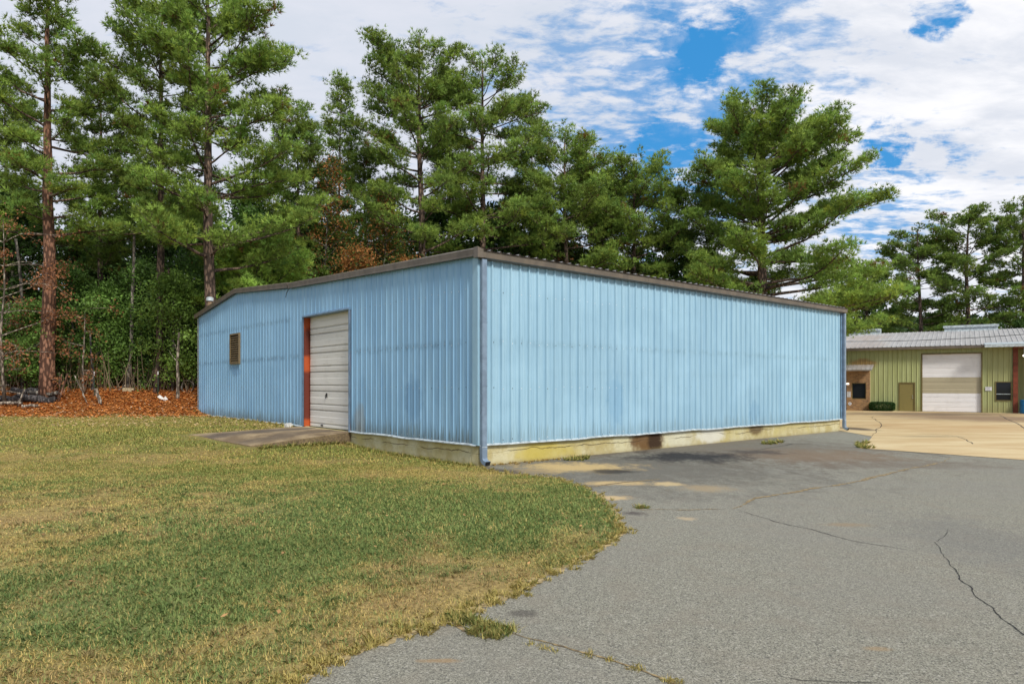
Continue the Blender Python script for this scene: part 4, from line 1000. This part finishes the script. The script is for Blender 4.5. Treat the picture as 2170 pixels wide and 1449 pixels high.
# background trees, two kinds copied in rows
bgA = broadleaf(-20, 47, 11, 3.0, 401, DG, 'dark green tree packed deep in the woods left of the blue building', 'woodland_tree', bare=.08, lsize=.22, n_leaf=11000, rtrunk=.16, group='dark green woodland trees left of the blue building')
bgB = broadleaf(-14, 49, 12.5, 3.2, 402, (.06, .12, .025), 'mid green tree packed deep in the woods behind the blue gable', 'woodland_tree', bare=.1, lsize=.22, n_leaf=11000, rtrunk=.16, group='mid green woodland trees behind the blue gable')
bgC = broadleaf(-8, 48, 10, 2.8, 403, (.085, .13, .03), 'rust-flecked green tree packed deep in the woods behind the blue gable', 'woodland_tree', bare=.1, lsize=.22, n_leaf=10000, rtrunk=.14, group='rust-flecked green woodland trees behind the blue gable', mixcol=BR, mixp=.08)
rr_ = random.Random(5); i = 0
for row, (yy, x0, x1, st_) in enumerate(((44, -36, -2, 3.6), (50, -40, 40, 4.2), (56, -44, 48, 4.6), (62, 18, 60, 4.6))):
    xx = x0
    while xx < x1:
        u, v_ = (Vector((xx, yy)) - GO).dot(GU), (Vector((xx, yy)) - GO).dot(GV)
        if not (v_ < 18.5 and u > -12):
            src = (bgA, bgB, bgC)[i % 3]; right = xx > 14
            sc_ = rr_.uniform(.8, 1.12) * (.8 if right else 1) * (.8 if row == 0 else 1)
            look = ('dark green', 'mid green', 'rust-flecked green')[i % 3]
            place = 'behind the giant pine and the green building' if right else 'behind the long blue wall' if xx > -1 else 'behind the blue gable' if xx > -16 else 'left of the blue building'
            copy_thing(src, xx + rr_.uniform(-1, 1), yy + rr_.uniform(-1.5, 1.5), rr_.uniform(0, 6.28), sc_ * (1 if right else 1.22), look + ' tree packed deep in the woods ' + place, look + ' woodland trees ' + place)
            i += 1
        xx += st_
# distant woods as one mass
n_ = 100000; wx = rng.uniform(-75, 85, n_); wy = rng.uniform(64, 82, n_) + np.maximum(0, wx - 10) * .35
tp = 7.5 + 4.5 * fbm(wx, wy, .16, 41); wz = tp * rng.random(n_) ** .8
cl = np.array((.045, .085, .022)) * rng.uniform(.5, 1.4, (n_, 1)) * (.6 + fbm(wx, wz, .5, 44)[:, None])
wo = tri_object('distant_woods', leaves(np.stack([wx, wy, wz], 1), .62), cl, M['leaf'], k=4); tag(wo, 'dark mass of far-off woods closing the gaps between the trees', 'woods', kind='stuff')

# ------------------------------------------------------------------ undergrowth along the wood edge
n_ = 46000; wx = rng.uniform(-42, -9, n_); wy = 37.6 + rng.gamma(2, 1.3, n_) + (fbm(wx, wx * 0, .4, 51) - .5) * 2.5
hh_ = (.5 + 1.9 * fbm(wx, wy, .45, 52)) * rng.random(n_) ** 1.2
cl = np.array((.13, .22, .045)) * rng.uniform(.5, 1.6, (n_, 1)); q_ = fbm(wx, wy, .7, 55) + rng.uniform(-.1, .1, n_) > .60; cl[q_] = np.array((.26, .12, .045)) * rng.uniform(.4, 1.2, (q_.sum(), 1))
gap = rng.random(n_) < sstep(fbm(wx, wy * .3, .8, 61), .38, .56); wx, wy, hh_, cl = wx[gap], wy[gap], hh_[gap], cl[gap]
ns_ = 900; sx_ = rng.uniform(-36, -9, ns_); sy_ = 37.2 + rng.gamma(1.5, 1.2, ns_); sb = np.stack([sx_, sy_, hgt(sx_, sy_)], 1); sdv = np.stack([rng.normal(0, .25, ns_), rng.normal(0, .1, ns_), np.ones(ns_)], 1); sl_ = rng.uniform(.6, 2.6, (ns_, 1)); sw_ = np.array((1, 0, 0)) * rng.uniform(.01, .028, (ns_, 1))
sm_ = sb + sdv * sl_ * .5 + rng.normal(0, .06, (ns_, 3)); VS = np.concatenate([np.stack([sb - sw_, sb + sw_, sm_ + sw_ * .8, sm_ - sw_ * .8], 1), np.stack([sm_ - sw_ * .8, sm_ + sw_ * .8, sb + sdv * sl_ + sw_ * .3, sb + sdv * sl_ - sw_ * .3], 1)])
cs_ = np.tile(np.array((.30, .23, .15)) * rng.uniform(.3, 1.3, (ns_, 1)), (2, 1))
uo = tri_object('undergrowth', np.concatenate([leaves(np.stack([wx, wy, hgt(wx, wy) + hh_], 1), .13), VS]), np.concatenate([cl, cs_]), M['leaf'], k=4); tag(uo, 'tangled low undergrowth of leaves and vines along the wood edge', 'undergrowth', kind='stuff')

# dead branches hanging in from the left, dead sapling
def dead_tree(px, py_base, depth, ht, seed, label, spread=1.2, brown=True, rt=.06, nleaf=500, nb=9):
    r_ = np.random.default_rng(seed); x_ = (px - CX) / F * depth; root = empty('dead_tree', (x_, depth, float(hgt(x_, depth)) - .05), 0, label, 'tree')
    tr = MB(); br = MB(); sp_ = path(np.array((0, 0, 0.)), np.array((0, 0, 1.)), ht, 8, .02, .05, r_); tr.tube(sp_, list(np.linspace(rt, .012, 9)), 7)
    ends = []
    for k_ in range(nb):
        i0 = 2 + int(6 * k_ / nb); az = r_.uniform(0, 6.28); pts = path(sp_[i0], np.array((math.cos(az), math.sin(az), .45)), spread * r_.uniform(.5, 1.2), 5, -.10, .22, r_)
        br.tube(pts, list(np.linspace(rt * .4, .006, 6)), 4, cap=False)
        for j in range(3):
            p2 = path(pts[2 + j], norm(r_.normal(size=3) + pts[-1] - pts[0]), spread * .4, 3, -.1, .2, r_); br.tube(p2, [.01, .008, .006, .004], 3, cap=False); ends += [p2[-1], p2[-2], pts[-1]]
    tr.build('trunk', M['deadwood'], root, smooth=True); br.build('branches', M['deadwood'], root)
    if nleaf:
        E = np.array(ends); kx = r_.integers(0, len(E), nleaf); cl = np.array((.34, .15, .07)) * r_.uniform(.5, 1.4, (nleaf, 1))
        tri_object('dry_leaves', leaves(E[kx] + r_.normal(size=(nleaf, 3)) * .16, .12), cl, M['leaf'], root, k=4)
    return root
dead_tree(178, 830, 36.6, 5.3, 501, 'bare grey dead sapling with drooping brown twigs at the wood edge', 1.4, nleaf=500)
dead_tree(-20, 830, 34.5, 6.8, 502, 'dead tree with hanging pale branches and brown leaves at the far left edge', 3.0, rt=.1, nleaf=1500, nb=18)
dead_tree(10, 830, 35, 9.5, 503, 'tall dead tree with copper leaves behind the log pile', 3.0, rt=.09, nleaf=3400, nb=26)
dead_tree(128, 845, 35.8, 1.5, 504, 'small rust-coloured dead stalks beside the log pile', .5, rt=.03, nleaf=120, nb=4)
# pale trunk near the building
def post_trunk(px, depth, top, wpx, label, m_, name='tree_trunk', lean=.1, brn=2):
    x_ = (px - CX) / F * depth; z0 = float(hgt(x_, depth)); ht = H + (HY - top) * depth / F - z0; r_ = np.random.default_rng(px)
    mb = MB(); pts = path(np.array((0, 0, -.1)), np.array((lean, 0, 1.)), ht, 7, .0, .035, r_); w_ = wpx * depth / F / 2; mb.tube(pts, [w_ * 1.35] + list(np.linspace(w_, w_ * .6, 7)), 8)
    for k_ in range(brn): mb.tube(path(pts[4 + k_], norm(np.array((r_.normal(), .1, .8))), .8, 3, 0, .2, r_), [w_ * .3, w_ * .2, .01, .006], 5)
    o_ = mb.build(name, m_, smooth=True); o_.location = (x_, depth, z0); tag(o_, label, 'tree trunk'); return o_
post_trunk(377, 35.9, 700, 7, 'pale grey lichen-covered trunk beside the left end of the blue building', M['deadwood'], lean=-.02)
post_trunk(330, 37.2, 560, 10, 'straight brown pine trunk standing in front of the dark undergrowth', M['bark'], lean=.0)
post_trunk(272, 38.2, 470, 8, 'thin grey-brown trunk in the brush midway between the dead sapling and the building', M['bark_grey'], lean=.03)
post_trunk(50, 38.0, 500, 8, 'thin grey-brown trunk in the brush just left of the reddish pine', M['bark_grey'], lean=-.03)
post_trunk(197, 37.4, 700, 6, 'dark thin trunk just right of the dead sapling', M['rotwood'], lean=.0)
# fence posts
for (px, d_, lab) in ((200, 36.3, 'green steel fence post with white tip beside the dead sapling'), (335, 36.6, 'green steel fence post with white tip in front of the brown pine trunk')):
    x_ = (px - CX) / F * d_; r_ = empty('fence_post', (x_, d_, float(hgt(x_, d_))), .3, lab, 'post'); M.setdefault('postg', simple('dark_green_steel', (.03, .06, .035), .6))
    mb = MB(); mb.box(-.02, .02, -.004, .0, 0, 1.15); mb.box(-.004, .004, -.03, -.004, 0, 1.15); mb.build('shaft', M['postg'], r_); mb = MB(); mb.box(-.022, .022, -.034, .003, 1.15, 1.32); mb.build('tip', M['paper'], r_)
# debris
def log(px, py, px2, py2, r0, label, m_, name='log', dz=.1, dd=0, z2=None):
    a_ = gp(px, py); b_ = gp(px2, py2) if z2 is None else None
    if b_ is None: b_ = Vector(((px2 - CX) / F * (a_.y + dd), a_.y + dd, H + (HY - py2) / F * (a_.y + dd)))
    r_ = np.random.default_rng(int(px * 7 + py)); n2 = 7
    pts = [a_.lerp(b_, k_ / n2) + Vector((r_.normal() * r0 * .25, r_.normal() * r0 * .25, dz + r_.normal() * r0 * .2)) for k_ in range(n2 + 1)]
    mb = MB(); mb.tube(pts, [r0 * r_.uniform(.75, 1.1) for _ in pts], 8); o_ = mb.build(name, m_, smooth=True); tag(o_, label, name.replace('_', ' ')); return o_
log(-12, 852, 116, 853, .21, 'thick dark rotten log lying behind the pale branches', M['rotwood'], dz=.16)
log(28, 843, 108, 846, .17, 'dark rotten log resting on top of the debris pile', M['rotwood'], dz=.42)
log(60, 848, 124, 850, .13, 'stubby grey weathered log at the right end of the debris pile', M['bark_grey'], dz=.40)
log(-40, 866, 46, 862, .09, 'pale fallen trunk at the left front of the debris pile', M['deadwood'], dz=.22)
log(46, 866, 80, 863, .09, 'short pale log in front of the dark rotten log', M['deadwood'], dz=.09)
log(-40, 842, 44, 860, .05, 'long thin pale branch slanting across the debris pile', M['deadwood'], name='branch', dz=.62)
log(-30, 850, 20, 846, .04, 'thin crooked pale branch at the back left of the debris pile', M['deadwood'], name='branch', dz=.75)
log(38, 862, 52, 826, .045, 'short pale branch propped up against the rotten log', M['deadwood'], name='branch', dz=.05, z2=1, dd=.3)
log(214, 858, 203, 824, .10, 'broken pale stump leaning in the orange leaf litter', M['deadwood'], name='stump', dz=0, z2=1, dd=.1)
log(250, 829, 268, 814, .04, 'thin pale plank sticking up from the leaf mound', M['deadwood'], name='plank', dz=.0, z2=1, dd=.1)
log(124, 852, 143, 792, .04, 'rust-brown dead stalk leaning right at the end of the log pile', M['bark_red'], name='stalk', dz=0, z2=1, dd=.1)
log(122, 850, 131, 793, .03, 'rust-brown dead stalk standing nearly upright at the end of the log pile', M['bark_red'], name='stalk', dz=0, z2=1, dd=.1)
log(185, 855, 158, 795, .035, 'long grey dead stick leaning left in front of the dead sapling', M['deadwood'], name='stick', dz=0, z2=1, dd=.5)
q = gp(272, 829); mb = MB(); mb.box(-.28, .28, -.15, .15, 0, .2); bo = mb.build('broken_block', simple('tan_block', (.45, .36, .22), .9, 0, .2, 8), bevel=.03); bo.location = (q.x, q.y, q.z - .02); bo.rotation_euler = (.1, .05, .4); tag(bo, 'tan masonry block on top of the leaf mound', 'block')
q = gp(345, 848); mb = MB(); mb.poly([(-.3, 0, .18), (-.18, .05, .28), (-.12, -.05, .08), (.05, .0, .12), (.12, .04, .22), (.3, -.05, .03), (.1, -.1, .0), (-.1, .1, .02)], [(0, 1, 2), (1, 2, 3), (3, 4, 5), (3, 5, 6), (2, 3, 6), (2, 6, 7)])
bo = mb.build('plastic_scrap', M['blockwhite']); bo.location = (q.x, q.y, q.z); tag(bo, 'crumpled white plastic scrap on the orange leaf litter', 'litter')
q = gp(397, 832); mb = MB(); rg = .33; ring = [Vector((rg * math.cos(t), .05 * math.sin(3 * t), rg * math.sin(t) + rg)) for t in np.linspace(0, 6.283, 25)]; mb.tube(ring, .02, 5)
mb.tube([p_ * .97 + Vector((.02, .04, .01)) for p_ in ring], .015, 5); bo = mb.build('wire_coil', M['bark_grey']); bo.location = q; tag(bo, 'coil of old fence wire leaning near the left end of the blue building', 'wire coil')
# hedge by the brick bay
q = gw(-2.55, -.62); hr = empty('clipped_hedge', (q[0], q[1], 0), GTH, 'low clipped dark green hedge between the brick bay and the olive door', 'hedge')
n_ = 9000; u = rng.uniform(-1, 1, (n_, 3)); u = u / np.maximum(1, (np.abs(u) ** 5).sum(1) ** .2)[:, None]; f_ = rng.random(n_) ** .3; u = norm(u) * np.minimum(1.3, 1 / ((np.abs(norm(u)) ** 5).sum(1) ** .2))[:, None] * (.55 + .45 * f_[:, None])
tri_object('foliage', leaves(u * np.array((.86, .42, .34)) + np.array((0, 0, .36)), .06), np.array((.035, .085, .02)) * rng.uniform(.5, 1.5, (n_, 1)), M['leaf'], hr, k=4)
mb = MB()
for k_ in range(5): mb.tube([(-.6 + k_ * .3, 0, 0), (-.6 + k_ * .3, 0, .25)], .015, 5)
mb.build('stems', M['bark_grey'], hr)

# ------------------------------------------------------------------ grass
def scatter(n_, x0, x1, y0, y1):
    x = rng.uniform(x0, x1, n_); y = rng.uniform(y0, y1, n_)
    a, b = ab(x, y); k_ = ~inpoly(x, y, road_poly) & ~((a > -.02) & (b > -.02) & (a < LA) & (b < LB)) & (np.abs(x) < y * .92 + 2.2)
    k_ &= ~((a < 0) & (a > -3.3 - (b - 7.2) * .33) & (b > 6.75) & (b < 10.2))
    return x[k_], y[k_]
def blades(x, y, ln, wd, col, flat=1.0):
    n_ = len(x); az = rng.uniform(0, 6.283, n_); lean = np.abs(rng.normal(.75, .35, n_)) * flat; L = ln * rng.uniform(.5, 1.4, n_)
    d = np.stack([np.cos(az) * np.sin(lean), np.sin(az) * np.sin(lean), np.cos(lean)], 1); s = np.stack([-np.sin(az), np.cos(az), np.zeros(n_)], 1) * (wd / 2)[:, None] if hasattr(wd, '__len__') else np.stack([-np.sin(az), np.cos(az), np.zeros(n_)], 1) * wd / 2
    B = np.stack([x, y, hgt(x, y) - .003], 1); mid = B + d * (L * .55)[:, None]; d2 = norm(d + np.array((0, 0, -.5)) + rdir(n_) * .15); tip = mid + d2 * (L * .45)[:, None]
    return np.stack([B - s, B + s, mid + s * .75, tip, mid - s * .75], 1), col
VG, CG = [], []
for (n_, x0, x1, y0, y1, ln, wd) in ((330000, -10.5, 3.5, 3.6, 9, .044, .0055), (340000, -17.5, 3.5, 9, 17, .048, .010), (260000, -31, 0, 17, 34.5, .06, .02)):
    x, y = scatter(n_, x0, x1, y0, y1); j = rng.normal(size=len(x)); c_ = lawn_col(x, y, j); g_ = lawn_green(x, y)
    keep = rng.random(len(x)) < (.45 + .55 * g_) * (1 - .85 * litter_amt(x, y)); x, y, c_, g_ = x[keep], y[keep], c_[keep], g_[keep]
    c_ = c_ * rng.uniform(.75, 1.3, (len(x), 1)); V, c_ = blades(x, y, ln * (.7 + .6 * g_), wd, c_); VG.append(V); CG.append(c_)
# taller tufts: along the pavement edge, foundation, cracks
def tufts(pts, m_, spread, ln, colr, wd=.006, n_b=26):
    X_, Y_, = [], []
    for p_ in pts:
        for _ in range(m_):
            cx, cy = p_[0] + rng.normal() * spread, p_[1] + rng.normal() * spread; X_.append(cx + rng.normal(size=n_b) * .018); Y_.append(cy + rng.normal(size=n_b) * .018)
    X_ = np.concatenate(X_); Y_ = np.concatenate(Y_); a, b = ab(X_, Y_); k_ = ~((a > -.02) & (b > -.02)); X_, Y_ = X_[k_], Y_[k_]
    mixn = rng.random((len(X_), 1)); c_ = np.array(colr) * 1.25 * (1 - mixn) + STRAW * mixn * 1.05; V, c_ = blades(X_, Y_, ln * rng.uniform(.6, 1.3, len(X_)), wd, c_ * rng.uniform(.8, 1.2, (len(X_), 1)), .8); V[:, :, 2] += .004; VG.append(V); CG.append(c_)
tufts([edge_f[i] for i in range(0, len(edge_f), 2)], 2, .07, .065, (.30, .28, .08), .006)
tufts([tuple(gp(x_, y_, z=0))[:2] for x_, y_ in ((965, 1312), (1000, 1325), (1035, 1330), (1070, 1338), (1010, 1342), (1050, 1345), (985, 1318))], 11, .05, .075, (.12, .2, .05), .005)
tufts([tuple(gp(x_, y_, z=0))[:2] for x_, y_ in ((1108, 1260), (1118, 1262), (1130, 1368), (1165, 1372), (1250, 1390), (1300, 1402), (1350, 1418), (1415, 1446), (1430, 1450))], 3, .03, .04, (.25, .24, .07), .005, 16)
tufts([tuple(gp(x_, y_, z=0))[:2] for x_, y_ in ((1355, 1077), (1360, 1076))], 5, .05, .07, (.1, .2, .05), .009)
tufts([tuple(gp(x_, y_, z=0))[:2] for x_, y_ in ((1625, 941), (1640, 940), (1650, 938), (1215, 975), (1240, 972), (1820, 948), (1824, 944), (1830, 940), (1836, 950))], 8, .10, .12, (.10, .19, .04), .02)
tx, ty = scatter(9000, -10, 3.5, 3.6, 14); tk = lawn_green(tx, ty); kk_ = rng.random(len(tx)) < .25 + .5 * tk
for lo_, hi_, cc_ in ((0, .5, (.34, .27, .12)), (.5, 1.1, (.155, .235, .075))):
    sel = kk_ & (tk + rng.normal(size=len(tx)) * .15 >= lo_) & (tk < hi_); X_ = np.repeat(tx[sel], 12); Y_ = np.repeat(ty[sel], 12); X_ = X_ + rng.normal(size=len(X_)) * .022; Y_ = Y_ + rng.normal(size=len(Y_)) * .022
    kq = ~inpoly(X_, Y_, road_poly); X_, Y_ = X_[kq], Y_[kq]
    V, c_ = blades(X_, Y_, np.full(len(X_), .060), .0055, np.array(cc_) * rng.uniform(.7, 1.4, (len(X_), 1)), .75); VG.append(V); CG.append(c_)
fpts = [C0 + E2 * s_ - E1 * .12 for s_ in np.arange(.2, 6.7, .22)]; tufts([tuple(p_) for p_ in fpts], 4, .07, .085, (.10, .18, .04), .012)
tufts([tuple(C0 + E2 * 6.75 - E1 * (.15 + .2 * k_)) for k_ in range(14)], 4, .07, .12, (.085, .16, .035), .014)
tufts([tuple(C0 + E2 * s_ - E1 * .1) for s_ in np.arange(10.6, 22.8, .5)], 3, .1, .09, (.2, .2, .06), .018)
tufts([tuple(C0 + E1 * s_ - E2 * .12) for s_ in np.arange(.4, 3.6, .25)], 3, .07, .06, (.3, .2, .07), .010)
go = tri_object('lawn_grass', np.concatenate(VG), np.concatenate(CG), M['blade'], k=5); tag(go, 'short patchy lawn grass, green and straw-yellow', 'grass', kind='stuff')
# fallen leaves and pine straw
n_ = 60000; x = rng.uniform(-34, -5, n_); y = rng.uniform(30.5, 40.5, n_); a, b = ab(x, y); k_ = (rng.random(n_) < litter_amt(x, y) * .95 + .02) & ~((a > -.05) & (b < LB + .1)); x, y = x[k_], y[k_]
cl = np.array((.54, .20, .052)) * rng.uniform(.45, 1.4, (len(x), 1)); q_ = rng.random(len(x)) < .07; cl[q_] = np.array((.62, .42, .26)) * rng.uniform(.7, 1.1, (q_.sum(), 1))
V1 = leaves(np.stack([x, y, hgt(x, y) + rng.uniform(.01, .10, len(x))], 1), .12, 2.0)
n2 = 900; x, y = scatter(n2, -22, 2, 5, 31); cl2 = np.array((.42, .24, .10)) * rng.uniform(.4, 1.3, (len(x), 1)); V2 = leaves(np.stack([x, y, hgt(x, y) + .045], 1), .055, 2.5)
n3 = 2200; x, y = scatter(n3, -31, -5, 24, 33); cl3 = np.array((.6, .42, .22)) * rng.uniform(.4, 1.2, (len(x), 1)); V3 = leaves(np.stack([x, y, hgt(x, y) + .05], 1), .11, 2.5)
lo = tri_object('fallen_leaves', np.concatenate([V1, V2, V3]), np.concatenate([cl, cl2, cl3]), M['litter'], k=4); tag(lo, 'rust-orange fallen leaves and pine straw along the wood edge', 'fallen leaves', kind='stuff')
